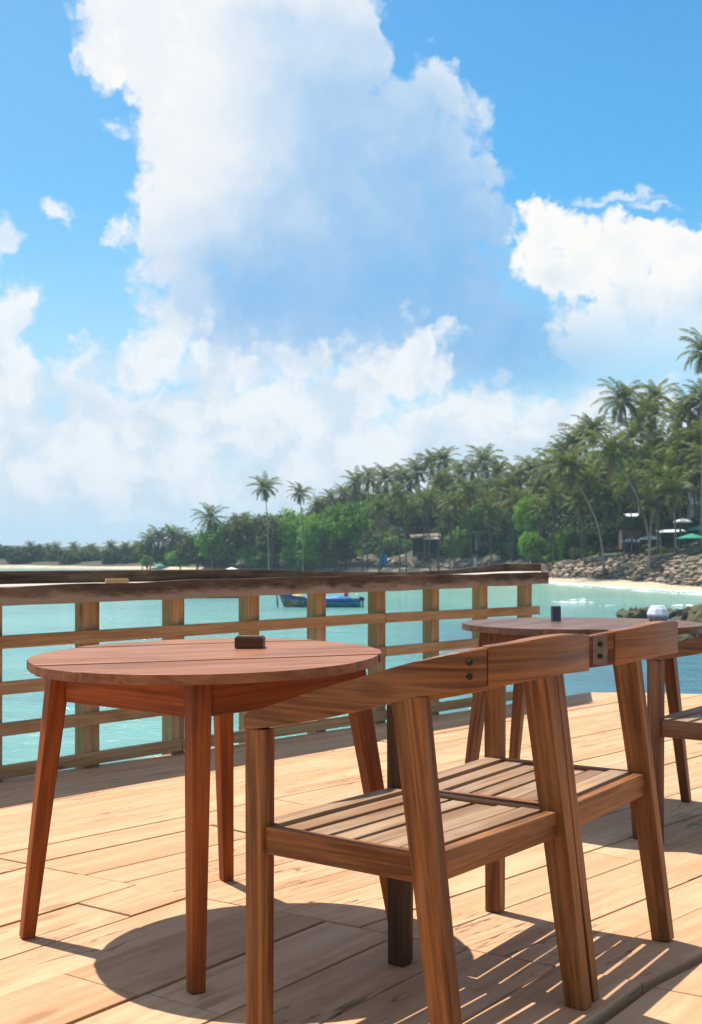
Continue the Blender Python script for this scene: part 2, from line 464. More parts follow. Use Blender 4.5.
def empty(name, loc=(0, 0, 0), rz=0.0):
    o = bpy.data.objects.new(name, None); o.empty_display_size = .2
    COL.objects.link(o); o.location = loc; o.rotation_euler = (0, 0, rz)
    return o
def copy_tree(o, parent=None):
    c = o.copy(); COL.objects.link(c)
    if parent: c.parent = parent
    for ch in list(o.children): copy_tree(ch, c)
    return c
def bevel_bm(bm, off, seg=2, edges=None):
    if off > 0:
        bmesh.ops.bevel(bm, geom=edges or list(bm.edges), offset=off, offset_type='OFFSET', segments=seg, profile=.6, affect='EDGES', clamp_overlap=True)
    bmesh.ops.recalc_face_normals(bm, faces=list(bm.faces))
def hexa(c8):
    """bmesh of a box from eight corners: bottom ring 0-3, top ring 4-7"""
    bm = bmesh.new(); vs = [bm.verts.new(c) for c in c8]
    for f in ((0, 3, 2, 1), (4, 5, 6, 7), (0, 1, 5, 4), (1, 2, 6, 5), (2, 3, 7, 6), (3, 0, 4, 7)): bm.faces.new([vs[i] for i in f])
    return bm
def frame(A, B, hint):
    z = (B - A).normalized(); x = (hint - z * hint.dot(z)).normalized(); y = z.cross(x)
    m = Matrix((x, y, z)).transposed().to_4x4(); m.translation = A
    return m
def beam(mb, A, B, sA, sB=None, hint=(1, 0, 0), bev=.003, tint=None, mi=0, seg=2):
    """tapered bar from A to B; sections (width along hint, depth)"""
    A, B, hint = Vector(A), Vector(B), Vector(hint); sB = sB or sA
    L = (B - A).length
    c = []
    for z, (w, d) in ((0, sA), (L, sB)):
        c += [(-w / 2, -d / 2, z), (w / 2, -d / 2, z), (w / 2, d / 2, z), (-w / 2, d / 2, z)]
    bm = hexa(c); bevel_bm(bm, bev, seg)
    mb.add_bm(bm, frame(A, B, hint), lambda p: (p.z, p.x, p.y), tint, mi)
def box(mb, lo, hi, bev=.003, tint=None, mi=0, axis=0, rot=None):
    x0, y0, z0 = lo; x1, y1, z1 = hi
    bm = hexa([(x0, y0, z0), (x1, y0, z0), (x1, y1, z0), (x0, y1, z0), (x0, y0, z1), (x1, y0, z1), (x1, y1, z1), (x0, y1, z1)])
    bevel_bm(bm, bev)
    gf = (lambda p: (p.x, p.y, p.z)) if axis == 0 else ((lambda p: (p.y, p.x, p.z)) if axis == 1 else (lambda p: (p.z, p.x, p.y)))
    mb.add_bm(bm, rot, gf, tint, mi)
def sweep(mb, st, bev=.004, tint=None, mi=0, seg=3):
    """stations: (inner point xy, outer point xy, z bottom, z top); a closed board following a curve"""
    bm = bmesh.new(); rings = []; L = [0.0]
    for i, s in enumerate(st):
        (a, b, zb, zt) = s[:4]
        rings.append([bm.verts.new((a[0], a[1], zb)), bm.verts.new((b[0], b[1], zb)), bm.verts.new((b[0], b[1], zt)), bm.verts.new((a[0], a[1], zt))])
        if i: L.append(L[-1] + (Vector(a) - Vector(st[i - 1][0])).length)
    for r0, r1 in zip(rings, rings[1:]):
        for k in range(4): bm.faces.new((r0[k], r0[(k + 1) % 4], r1[(k + 1) % 4], r1[k]))
    bm.faces.new(rings[0][::-1]); bm.faces.new(rings[-1])
    es = []
    for r0, r1 in zip(rings, rings[1:]):
        for k in range(4): es.append(bm.edges.get((r0[k], r1[k])))
    for r in (rings[0], rings[-1]):
        for k in range(4): es.append(bm.edges.get((r[k], r[(k + 1) % 4])))
    bevel_bm(bm, bev, seg, es)
    mids = [(Vector(((s[0][0] + s[1][0]) / 2, (s[0][1] + s[1][1]) / 2)), l) for s, l in zip(st, L)]
    def gf(p):
        q = Vector((p.x, p.y)); best = None
        for (m0, l0), (m1, l1) in zip(mids, mids[1:]):
            d = m1 - m0; t = max(-.2, min(1.2, (q - m0).dot(d) / max(d.length_squared, 1e-9)))
            e = (q - m0 - d * t); k = e.length
            if best is None or k < best[0]: best = (k, l0 + (l1 - l0) * t, e.x * -d.y + e.y * d.x)
        return (best[1], p.z, best[2] * 5)
    mb.add_bm(bm, None, gf, tint, mi, smooth=False)
def lathe(mb, prof, n=24, mi=0, c=(0, 0, 0), smooth=True):
    vs = []; fs = []
    for r, z in prof:
        for k in range(n): a = 2 * math.pi * k / n; vs.append((c[0] + r * math.cos(a), c[1] + r * math.sin(a), c[2] + z))
    for i in range(len(prof) - 1):
        for k in range(n): fs.append((i * n + k, i * n + (k + 1) % n, (i + 1) * n + (k + 1) % n, (i + 1) * n + k))
    fs.append(tuple(range(n))[::-1]); fs.append(tuple((len(prof) - 1) * n + k for k in range(n)))
    mb.add(vs, fs, mi=mi, smooth=smooth)
def tube(mb, pts, radii, n=8, mi=0):
    vs = []; fs = []; g = []
    for i, (p, r) in enumerate(zip(pts, radii)):
        p = Vector(p); d = (Vector(pts[min(i + 1, len(pts) - 1)]) - Vector(pts[max(i - 1, 0)])).normalized()
        x = d.orthogonal().normalized() if i == 0 else (px - d * px.dot(d)).normalized(); px = x; y = d.cross(x)
        for k in range(n):
            a = 2 * math.pi * k / n; vs.append(p + (x * math.cos(a) + y * math.sin(a)) * r)
    for i in range(len(pts) - 1):
        for k in range(n): fs.append((i * n + k, i * n + (k + 1) % n, (i + 1) * n + (k + 1) % n, (i + 1) * n + k))
    fs.append(tuple(range(n))[::-1]); fs.append(tuple((len(pts) - 1) * n + k for k in range(n)))
    mb.add(vs, fs, mi=mi, smooth=True)
# ---------------------------------------------------------------- deck
def clip(poly, p, n):
    out = []
    for i in range(len(poly)):
        a, b = poly[i], poly[(i + 1) % len(poly)]
        da, db = (a - p).dot(n), (b - p).dot(n)
        if da >= 0: out.append(a)
        if (da >= 0) != (db >= 0): out.append(a + (b - a) * (da / (da - db)))
    return out
V2 = lambda *a: Vector(a)
E0, E1 = V2(-1.586, 5.60), V2(1.733, 9.06)        # the sea-side edge that carries the railing
ED = (E1 - E0).normalized(); EN = V2(ED.y, -ED.x)  # EN points inland
CR = V2(6.4, 8.30)                                 # edge running right from the far corner
J0, J1 = V2(-1.167, 4.157), V2(.469, 3.104); JD = (J1 - J0).normalized(); JN = V2(-JD.y, JD.x)   # butt joint, JN to the far side
far_poly = [E0 - ED * 5, E1, CR, V2(6.4, 2.0), J1 + JD * 6, J0 - JD * 5]
near_poly = [J0 - JD * 5, J1 + JD * 6, V2(6.4, -2.0), V2(-5.5, -2.0)]
def planks(mb, poly, ang, p0, widths, gaps, wide=None, maxlen=None):
    d = V2(math.cos(ang), math.sin(ang)); n = V2(-d.y, d.x)
    s = sum(widths[k % len(widths)] + gaps[k % len(gaps)] for k in range(-40, 0)) * -1
    for k in range(-40, 60):
        w = widths[k % len(widths)]; g = gaps[k % len(gaps)]
        if wide is not None and k == wide: w -= .022; g += .022
        a = s; s += w + g
        c = clip(clip(list(poly), p0 + n * a, n), p0 + n * (a + w), -n)
        if len(c) < 3: continue
        cuts = [None]
        lng = wide is not None and -3 <= k <= 1
        if maxlen and not lng:
            ts = [(q - p0).dot(d) for q in c]; t = min(ts) + R_.uniform(.6, maxlen); cuts = [min(ts) - 1]
            while t < max(ts): cuts.append(t); t += maxlen * R_.uniform(.75, 1.1)
            cuts.append(max(ts) + 1)
        for i in range(len(cuts) - 1 if cuts[0] is not None else 1):
            q = c
            if cuts[0] is not None:
                q = clip(clip(q, p0 + d * (cuts[i] + .0022), d), p0 + d * (cuts[i + 1] - .0022), -d)
                if len(q) < 3: continue
            q2 = []
            for v in q:
                if not q2 or (v - q2[-1]).length > 1e-4: q2.append(v)
            if (q2[0] - q2[-1]).length < 1e-4: q2.pop()
            if len(q2) < 3: continue
            zt = R_.uniform(-.003, .0025) - (.006 if wide is not None and k < 0 and k > wide - 3 else 0)
            bm = bmesh.new()
            top = [bm.verts.new((v.x, v.y, zt)) for v in q2]; bot = [bm.verts.new((v.x, v.y, -.035)) for v in q2]
            ft = bm.faces.new(top); bm.faces.new(bot[::-1])
            for j in range(len(q2)): bm.faces.new((top[j - 1], bot[j - 1], bot[j], top[j]))
            bevel_bm(bm, .0035, 2, list(ft.edges))
            mb.add_bm(bm, None, lambda p: ((V2(p.x, p.y) - p0).dot(d), (V2(p.x, p.y) - p0).dot(n), p.z))
mb = MB()
A1, A2 = rad(47.5), rad(54.5)
planks(mb, [p + JN * 0 for p in clip(list(far_poly), J0 + JN * .003, JN)], A1, V2(.691, 2.961), [.19, .16, .24, .18, .26, .17, .21], [.003, .007, .0025, .004, .008, .003, .004], maxlen=3.4, wide=-1)
planks(mb, clip(list(near_poly), J0 - JN * .003, -JN), A2, V2(.527, 2.732), [.215, .24, .20, .225, .25, .21], [.010, .004, .006, .009, .003, .005], maxlen=4.2, wide=-1)
deck = mb.build('deck', M['deck']); tag(deck, kind='structure')
mb = MB()
def slab(poly, z0, z1):
    n = len(poly); vs = [(p.x, p.y, z0) for p in poly] + [(p.x, p.y, z1) for p in poly]
    mb.add(vs, [tuple(range(n))[::-1], tuple(range(n, 2 * n))] + [(i, (i + 1) % n, n + (i + 1) % n, n + i) for i in range(n)])
ins = [E0 - ED * 5 + EN * .03, E1 + EN * .03 - ED * .01, CR + V2(0, -.03), V2(6.38, -1.98), V2(-5.48, -1.98), V2(-5.48, 1.3)]
slab(ins, -.16, -.046)
for i in range(9):                                  # piles carrying the deck edge
    q = E0 + ED * (-3 + i * 1.05) + EN * .35
    lathe(mb, [(.09, -7.5), (.085, -.155)], 12, 0, (q.x, q.y, 0))
ub = mb.build('deck_joists', M['under']); ub.parent = deck

# ---------------------------------------------------------------- railing
P0, RD = V2(-1.24, 5.939), V2(.662, .749); RN = V2(.749, -.662)    # RN towards the camera side
rail = empty('railing', (P0.x, P0.y, 0))
tag(rail, 'wooden deck railing of posts and slats under a wide weathered counter', 'railing')
def rp(s, o, z): q = RD * s + RN * o; return (q.x, q.y, z)
for k in range(-4, 8):
    s = k * .533
    m_ = MB()
    wd = .052
    beam(m_, rp(s - .026, -.012, -.30), rp(s - .026, -.012, .80), (wd, .075), hint=(RD.x, RD.y, 0))
    beam(m_, rp(s + .027, -.022, -.30), rp(s + .027, -.022, .80), (.05, .055), hint=(RD.x, RD.y, 0))
    m_.build('post', M['rail'], rail)
for z in (.040, .228, .418, .615):
    m_ = MB(); s = -2.35; ends = [-.55, 2.132, 3.82] if z in (.615, .228) else [.533, 2.132, 3.80]
    for e in ends:
        zz = z + R_.uniform(-.006, .006); ze = z + R_.uniform(-.008, .008)
        beam(m_, rp(s + .003, .039, zz), rp(e - .003, .039, ze), (.058, .024), hint=(0, 0, 1), bev=.002)
        s = e
    m_.build('slat', M['slatrail'], rail)
# counter: front fascia, top boards, raised ledge at the back that flares out at the far end
def at(u, Y): return V2((u - 351) * Y / F, Y)
def lo3(q, z): return (q.x - P0.x, q.y - P0.y, z)
def line_at(u, off):
    k = (u - 351) / F
    p = P0 + RN * off
    s = (k * p.y - p.x) / (RD.x - k * RD.y)
    return p + RD * s
# top boards between front and back (resampled)
def resamp(pl, ts):
    d = [0]
    for a, b in zip(pl, pl[1:]): d.append(d[-1] + (b - a).length)
    out = []
    for t in ts:
        x = t * d[-1]
        for i in range(len(pl) - 1):
            if x <= d[i + 1] + 1e-9:
                out.append(pl[i].lerp(pl[i + 1], (x - d[i]) / (d[i + 1] - d[i]))); break
    return out
front = [P0 + RN * .17 - RD * 2.4] + [line_at(u, .17) for u in (0, 120, 240, 370, 480, 549)]
zb = [.782, .784, .786, .788, .786, .789, .797]; zt = [.868, .868, .872, .880, .878, .874, .876]
back = [(-160, .93, 5.25), (0, .9245, 6.05), (120, .9235, 6.45), (240, .920, 7.02), (330, .896, 7.62), (400, .884, 8.2), (450, .893, 8.7), (480, .9075, 9.35), (503, .923, 9.9), (545, .923, 9.95)]
backp = [at(u, Y) for u, z, Y in back]
m_ = MB(); st = []
ff = resamp(front, [i / 60 for i in range(61)])
def zi(tab, t):
    x = t * (len(tab) - 1); i = min(int(x), len(tab) - 2); return tab[i] + (tab[i + 1] - tab[i]) * (x - i)
fd_ = [0]
for a_, b_ in zip(front, front[1:]): fd_.append(fd_[-1] + (b_ - a_).length)
def zat(tab, t):
    x = t * fd_[-1]
    for i in range(len(fd_) - 1):
        if x <= fd_[i + 1] + 1e-9: return tab[i] + (tab[i + 1] - tab[i]) * (x - fd_[i]) / (fd_[i + 1] - fd_[i])
for ii, q in enumerate(ff):
    a, b = zat(zb, ii / 60), zat(zt, ii / 60)
    a += mnoise.noise((ii * .35, 1, 0)) * .006; b += mnoise.noise((ii * .3, 7, 0)) * .006; q = q + RN * mnoise.noise((ii * .2, 13, 0)) * .012
    i = q - RN * .034; st.append(((i.x - P0.x, i.y - P0.y), (q.x - P0.x, q.y - P0.y), a, b))
sweep(m_, st, .006)
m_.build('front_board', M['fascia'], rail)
m_ = MB(); st = []
for (u, z, Y), q in zip(back, backp):
    nrm = RN if u < 470 else V2(.35, -.94)
    i = q + nrm * .035; st.append(((q.x - P0.x, q.y - P0.y), (i.x - P0.x, i.y - P0.y), .80, z))
sweep(m_, st, .006)
e0 = backp[-1]; e1 = front[-1]
m2 = (e1 - e0).normalized(); nn = V2(-m2.y, m2.x)
sweep(m_, [((e0.x - P0.x, e0.y - P0.y), ((e0 + nn * -.035).x - P0.x, (e0 + nn * -.035).y - P0.y), .80, .923),
           ((e0 + m2 * .75).x - P0.x and ((e0 + m2 * .75).x - P0.x, (e0 + m2 * .75).y - P0.y), ((e0 + m2 * .75 - nn * .035).x - P0.x, (e0 + m2 * .75 - nn * .035).y - P0.y), .80, .915),
           ((e1.x - P0.x, e1.y - P0.y + .04), ((e1 - nn * .035).x - P0.x, (e1 - nn * .035).y - P0.y + .04), .795, .876)], .006)
m_.build('back_ledge', M['fascia'], rail)
ts = [i / 24 for i in range(25)]
fr = resamp([p - RN * .037 for p in front], ts); bk = resamp([p + RN * .037 for p in backp], ts)
m_ = MB()
for j in range(2):
    st = []
    for a, b in zip(fr, bk):
        c0, c1 = a.lerp(b, j * .5 + .006), a.lerp(b, j * .5 + .494)
        st.append(((c0.x - P0.x, c0.y - P0.y), (c1.x - P0.x, c1.y - P0.y), .826, .860 + j * .002))
    sweep(m_, st, .003)
m_.build('counter_top', M['countertop'], rail)

# short offcut of wood lying on the counter
q = line_at(117, -.02); m_ = MB()
box(m_, (-.055, -.02, 0), (.055, .02, .022), .004)
tag(m_.build('wood_offcut', M['rail'], None, (q.x, q.y, .864), rad(20)), 'small pale wood offcut lying on the railing counter', 'offcut')

# ---------------------------------------------------------------- round tables
def disc_board(mb, c, R, d, n, a0, a1, zt, th, tilt, jag):
    """one board of a round top: strip a0..a1 across direction n, running along d, clipped by the circle"""
    k = 14; up = []; lo = []
    for i in range(k + 1):
        a = a0 + (a1 - a0) * i / k
        h = math.sqrt(max(R * R - a * a, 1e-6))
        up.append((a, h + jag)); lo.append((a, -h + jag * .6))
    ring = up + lo[::-1]
    bm = bmesh.new()
    P = [V2(c.x, c.y) + d * h + n * a for a, h in ring]
    zz = lambda p: zt + tilt[0] * (p.x - c.x) + tilt[1] * (p.y - c.y)
    top = [bm.verts.new((p.x, p.y, zz(p))) for p in P]; bot = [bm.verts.new((p.x, p.y, zz(p) - th)) for p in P]
    ft = bm.faces.new(top); fb = bm.faces.new(bot[::-1])
    for j in range(len(P)): bm.faces.new((top[j - 1], bot[j - 1], bot[j], top[j]))
    bevel_bm(bm, .0028, 2, list(ft.edges) + list(fb.edges))
    mb.add_bm(bm, None, lambda p: ((V2(p.x, p.y) - c).dot(d), (V2(p.x, p.y) - c).dot(n), p.z))
def round_table(root, c, R, zt, th, tilt, boards, feet, rtop, mtop, mleg, aph=.088, lturn=0):
    o = V2(0, 0)
    d = V2(math.cos(boards), math.sin(boards)); n = V2(-d.y, d.x)
    m_ = MB(); ws = [.15, .17, .14, .175, .155, .16]; s = -R; tot = sum(ws); k = 2 * R / tot
    for w in ws:
        a0, a1 = s, s + w * k; s = a1
        disc_board(m_, o, R, d, n, a0 + .0013, a1 - .0013, zt + R_.uniform(-.0012, .0012), th, tilt, R_.uniform(-.006, .006))
    m_.build('tabletop', mtop, root)
    zu = zt - th
    zz = lambda p: zu + tilt[0] * p.x + tilt[1] * p.y - .002
    tops = []
    for f in feet:
        r = f.length; t = f * (rtop / r); tops.append(t)
        m_ = MB()
        e = (feet[1] - feet[0]).normalized(); e.rotate(Matrix.Rotation(rad(lturn), 2))
        beam(m_, (f.x, f.y, 0), (t.x, t.y, zz(t)), (.035, .035), (.052, .052), hint=(e.x, e.y, 0), bev=.003)
        m_.build('leg', mleg, root)
    for i in range(4):
        a, b = tops[i], tops[(i + 1) % 4]; dd = (b - a).normalized()
        a2, b2 = a * .985 + dd * .035, b * .985 - dd * .035
        m_ = MB()
        z0 = min(zz(a2), zz(b2)) - aph / 2
        beam(m_, (a2.x, a2.y, zz(a2) - aph / 2), (b2.x, b2.y, zz(b2) - aph / 2), (aph, .024), hint=(0, 0, 1), bev=.002)
        m_.build('apron', mleg, root)
c1 = V2(-.388, 3.368)
t1 = empty('round_table', (c1.x, c1.y, 0))
tag(t1, 'round reddish brown wooden table with splayed legs, nearest the railing at left', 'table', 'round wooden tables')
feet1 = [V2(-.359, 2.893) - c1, V2(-.857, 3.306) - c1, V2(-.387, 3.885) - c1, V2(.126, 3.358) - c1]
TL = (.0124, .0193)
round_table(t1, c1, .468, .7434, .024, TL, rad(12), feet1, .39, M['tabletop'], M['table'], lturn=-20)
c2 = V2(.905, 4.92)
t2 = empty('round_table', (c2.x, c2.y, 0))
tag(t2, 'round dark wooden table behind the two front chairs', 'table', 'round wooden tables')
feet2 = [V2(math.cos(rad(a)), math.sin(rad(a))) * .49 for a in (284, 196, 116, 20)]
round_table(t2, c2, .468, .738, .024, (.002, -.006), rad(60), feet2, .39, M['table2top'], M['table2'])

# things standing on the tables
q = place(250, 3.52, 0); zt_ = .7434 + TL[0] * (q.x - c1.x) + TL[1] * (q.y - c1.y)
m_ = MB(); box(m_, (-.040, -.026, 0), (.040, .026, .030), .002)
box(m_, (-.036, -.022, .0301), (.036, .022, .0335), .001)
tag(m_.build('wood_block', M['block'], None, (q.x, q.y, zt_ + .001), rad(-4)), 'small dark wooden block lying on the reddish table', 'block')
q = place(556, 5.0, 0); m_ = MB()
beam(m_, (0, 0, 0), (0, .004, .062), (.036, .022), (.036, .022), bev=.002)
tag(m_.build('table_marker', M['slate'], None, (q.x, q.y, .7385), rad(10)), 'dark upright block standing on the dark round table', 'table marker')
q = place(658, 4.97, 0)
pot = empty('pot', (q.x, q.y, .7385)); tag(pot, 'small faceted pot, white above and grey below, on dark table', 'pot')
m_ = MB(); lathe(m_, [(.030, 0), (.040, .012), (.042, .024)], 9, smooth=False); m_.build('base', M['potgrey'], pot)
m_ = MB(); lathe(m_, [(.042, .0245), (.044, .032), (.036, .052), (.026, .066), (.018, .067), (.016, .05)], 9, smooth=False); m_.build('bowl', M['potwhite'], pot)

# ---------------------------------------------------------------- armchairs
HF, HR, DL, ZS = .26, .26, .197, .435
def chair(root, mfr, marm, mslat, mdark=None, mplate=None):
    # legs
    for sx in (-1, 1):
        m_ = MB(); beam(m_, (sx * HF, DL, 0), (sx * HF, DL, .642), (.040, .044), (.042, .050), hint=(1, 0, 0), bev=.003)
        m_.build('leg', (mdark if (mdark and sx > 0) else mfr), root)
        m_ = MB(); beam(m_, (sx * HR, -DL - .0957, 0), (sx * (HR - .002), -DL + .004, .735), (.036, .050), (.040, .068), hint=(1, 0, 0), bev=.003)
        m_.build('leg', mfr, root)
    # seat frame
    m_ = MB(); h = .058; z = ZS - h / 2
    rr = -DL - .0957 * (1 - ZS / .735)
    for sx in (-1, 1): beam(m_, (sx * (HF - .002), DL - .024, z), (sx * (HF - .002), rr + .028, z), (.026, h), hint=(1, 0, 0), bev=.003)
    beam(m_, (-HF + .022, DL - .004, z - .004), (HF - .022, DL - .004, z - .004), (.026, h - .006), hint=(0, 1, 0), bev=.003)
    beam(m_, (-HF + .020, rr, z), (HF - .020, rr, z), (.028, h), hint=(0, 1, 0), bev=.003)
    m_.build('seat_frame', mfr, root)
    # seat slats, dipping slightly in the middle
    m_ = MB(); n = 7; y0, y1 = DL + .022, rr + .020; w = (y0 - y1) / n
    for i in range(n):
        ya = y0 - i * w; yc = ya - w / 2; dip = -.012 * math.sin(math.pi * (i + .5) / n)
        zc = ZS - .004 + dip + R_.uniform(-.0015, .0015)
        hx = HF - .0165
        if i == 0: hx = HF - .024
        beam(m_, (-hx, yc, zc), (hx, yc + R_.uniform(-.002, .002), zc), (w - .011, .016), hint=(0, 1, 0), bev=.0025)
    m_.build('seat', mslat, root)
    # arms and back: one curved rail, jointed into three boards
    key = [(.262, .226, .638, .672, .042), (.268, .13, .653, .700, .040), (.270, .02, .676, .737, .038), (.268, -.09, .704, .770, .036), (.262, -.19, .731, .800, .034),
           (.248, -.262, .748, .821, .032), (.214, -.318, .758, .834, .030), (.155, -.350, .765, .840, .029), (.08, -.366, .770, .846, .029), (0, -.372, .772, .849, .029)]
    key = [(-x, y, a, b, t) for x, y, a, b, t in key] + [k for k in key[::-1][1:]]
    pts = []; SUB = 4
    for i in range(len(key) - 1):
        k0, k1, k2, k3 = key[max(i - 1, 0)], key[i], key[i + 1], key[min(i + 2, len(key) - 1)]
        for s_ in range(SUB):
            t = s_ / SUB
            pts.append(tuple(.5 * (2 * b + (c - a) * t + (2 * a - 5 * b + 4 * c - e) * t * t + (3 * b - a - 3 * c + e) * t ** 3) for a, b, c, e in zip(k0, k1, k2, k3)))
    pts.append(key[-1])
    nn_ = []
    for i in range(len(pts)):
        a, b = Vector(pts[max(i - 1, 0)][:2]), Vector(pts[min(i + 1, len(pts) - 1)][:2]); d_ = (b - a).normalized(); nn_.append(V2(-d_.y, d_.x))
    def stations(i0, i1, grow=0.0):
        out = []
        for i in range(i0, i1 + 1):
            x, y, a, b, t = pts[i]; n_ = nn_[i]; t += grow
            out.append(((x + n_.x * t / 2, y + n_.y * t / 2), (x - n_.x * t / 2, y - n_.y * t / 2), a - grow * .6, b + grow * .6))
        return out
    J = 6 * SUB + 1; last = len(pts) - 1
    for i0, i1, ij, sgn in ((0, J, J - 2, -1), (last - J, last, last - J + 2, 1)):
        m_ = MB(); sweep(m_, stations(i0, i1), .006); arm = m_.build('armrest', marm, root)
        x, y, a, b, t = pts[ij]; n_ = -nn_[ij]; zc0 = (a + b) / 2
        if n_.dot(V2(x, y + .05)) < 0: n_ = -n_
        tdir = V2(-n_.y, n_.x); c = V2(x, y) + n_ * (t / 2)
        if mplate:
            hh = (b - a) / 2 - .004
            m_ = MB(); beam(m_, (c.x, c.y, zc0 - hh), (c.x, c.y, zc0 + hh), (.034, .003), hint=(tdir.x, tdir.y, 0), bev=.001)
            m_.build('joint_plate', mplate, arm)
        m_ = MB()
        for zc in (zc0 - .013, zc0 + .014): tube(m_, [(c.x, c.y, zc), (c.x + n_.x * .0035, c.y + n_.y * .0035, zc)], [.006, .006], 10)
        m_.build('screw', M['screw'], arm)
    m_ = MB(); st = stations(J, last - J, .003)
    sweep(m_, st, .004); m_.build('backrest', marm, root)
def chair_at(x, y, yaw): return (x, y, 0), yaw - math.pi / 2
L1, a1 = chair_at(.119, 2.766, 2.490)
ch1 = empty('armchair', L1, a1); chair(ch1, M['chair'], M['chairarm'], M['slat'], M['darkleg'])
tag(ch1, 'weathered wooden armchair in front, drawn up beside the reddish round table', 'chair', 'wooden armchairs')
L2, a2 = chair_at(.433, 3.225, 2.566)
ch2 = empty('armchair', L2, a2); chair(ch2, M['chair'], M['chairarm'], M['slat'], None, M['plate'])
tag(ch2, 'wooden armchair standing side by side against the right of the front armchair', 'chair', 'wooden armchairs')
L3, a3 = chair_at(1.374, 4.44, 2.5)
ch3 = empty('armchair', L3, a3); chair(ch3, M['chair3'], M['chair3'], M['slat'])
tag(ch3, 'dark wooden armchair at the right of the dark table, cut by the right edge', 'chair', 'wooden armchairs')
# ---------------------------------------------------------------- sea, shore and headland
def interp(x, tab):
    if x <= tab[0][0]: return tab[0][1:]
    for a, b in zip(tab, tab[1:]):
        if x <= b[0]:
            t = (x - a[0]) / (b[0] - a[0]); return tuple(p + (q - p) * t for p, q in zip(a[1:], b[1:]))
    return tab[-1][1:]
# per bearing: distance of the water's edge, foot of the bank (dist, height), top of the bank (dist, height), heights 40, 120 and 400 m inland
SH = [(-900, 470, 480, -4, 500, -2, 2, 4, 8), (-60, 455, 460, -4.1, 474, -2.0, 2, 4, 6), (20, 452, 457, -4.1, 470, -2.2, 1, 3, 5), (60, 445, 450, -4.2, 466, -2.4, -1, 2, 4),
      (150, 425, 431, -4.2, 452, -3, -1, 3, 5), (190, 400, 404, -4.2, 412, -3, .5, 5, 7), (250, 375, 379, -4.1, 388, -2.5, 2.5, 7, 9), (340, 350, 357, -3.6, 368, -1.0, 5, 11, 14),
      (430, 322, 329, -3.5, 340, -.6, 7, 14, 18), (480, 300, 306, -3.8, 317, -1.2, 8, 15, 19), (540, 258, 264, -4.3, 272, -2.0, 8, 16, 20), (560, 240, 250, -4.2, 259, -1.3, 8, 17, 20),
      (590, 224, 239, -4.2, 250, -.35, 6, 17, 20), (620, 210, 231, -4.2, 243, -.05, 5, 18, 22), (660, 197, 212, -4.3, 224, .0, 4, 18, 22), (702, 184, 191, -4.6, 203, .1, 4, 18, 22),
      (850, 140, 146, -4.6, 157, .2, 4, 16, 20), (1500, 80, 86, -4.6, 95, .2, 4, 12, 16)]
def bearing(x, y): return 351 + F * x / y
def ground_h(u, Y):
    e, tY, th_, bY, bh, h1, h2, h3 = interp(u, SH)
    pts = [(e - 30, -8), (e, WATER - .02), (tY, th_), (bY, bh), (bY + 40, h1), (bY + 120, h2), (bY + 400, h3), (bY + 1600, h3 + 2)]
    return interp(Y, pts)[0]
us = list(range(-900, 1501, 10))
m_s, m_e = MB(), MB()
def rows(mb, fn):
    grid = []
    for u in us:
        e = interp(u, SH); r = []
        for (Y, z) in fn(e, u):
            x = (u - 351) / F * Y; j = mnoise.noise((x * .08, Y * .08, 3.3))
            r.append((x, Y, z + j * .25))
        grid.append(r)
    n = len(grid[0]); vs = [p for r in grid for p in r]; fs = []
    for i in range(len(grid) - 1):
        for k in range(n - 1): fs.append((i * n + k, (i + 1) * n + k, (i + 1) * n + k + 1, i * n + k + 1))
    mb.add(vs, fs, smooth=True)
rows(m_s, lambda e, u: [(e[0] - 30, -8), (e[0] - 8, -5.6), (e[0], WATER + .0), (e[0] + (e[1] - e[0]) * .5, (WATER + e[2]) / 2 + .06), (e[1] + .5, e[2])])
sand = tag(m_s.build('beach', M['sand']), kind='structure')
rows(m_e, lambda e, u: [(e[1] + .4, e[2] - .3), (e[1] + (e[3] - e[1]) * .5, (e[2] + e[4]) / 2 - .2), (e[3], e[4]), (e[3] + 12, e[4] + (e[5] - e[4]) * .2), (e[3] + 40, e[5]), (e[3] + 80, (e[5] + e[6]) / 2), (e[3] + 120, e[6]), (e[3] + 400, e[7]), (e[3] + 1200, e[7] + 2)])
ground = tag(m_e.build('ground', M['earth']), kind='structure')
m_ = MB(); m_.add([(-2600, -300, WATER), (2600, -300, WATER), (2600, 2400, WATER), (-2600, 2400, WATER)], [(0, 1, 2, 3)])
tag(m_.build('sea', M['water']), kind='structure')
m_ = MB(); m_.add([(-2600, -300, -9), (2600, -300, -9), (2600, 2400, -9), (-2600, 2400, -9)], [(0, 1, 2, 3)])
tag(m_.build('seabed', M['sand']), kind='structure')
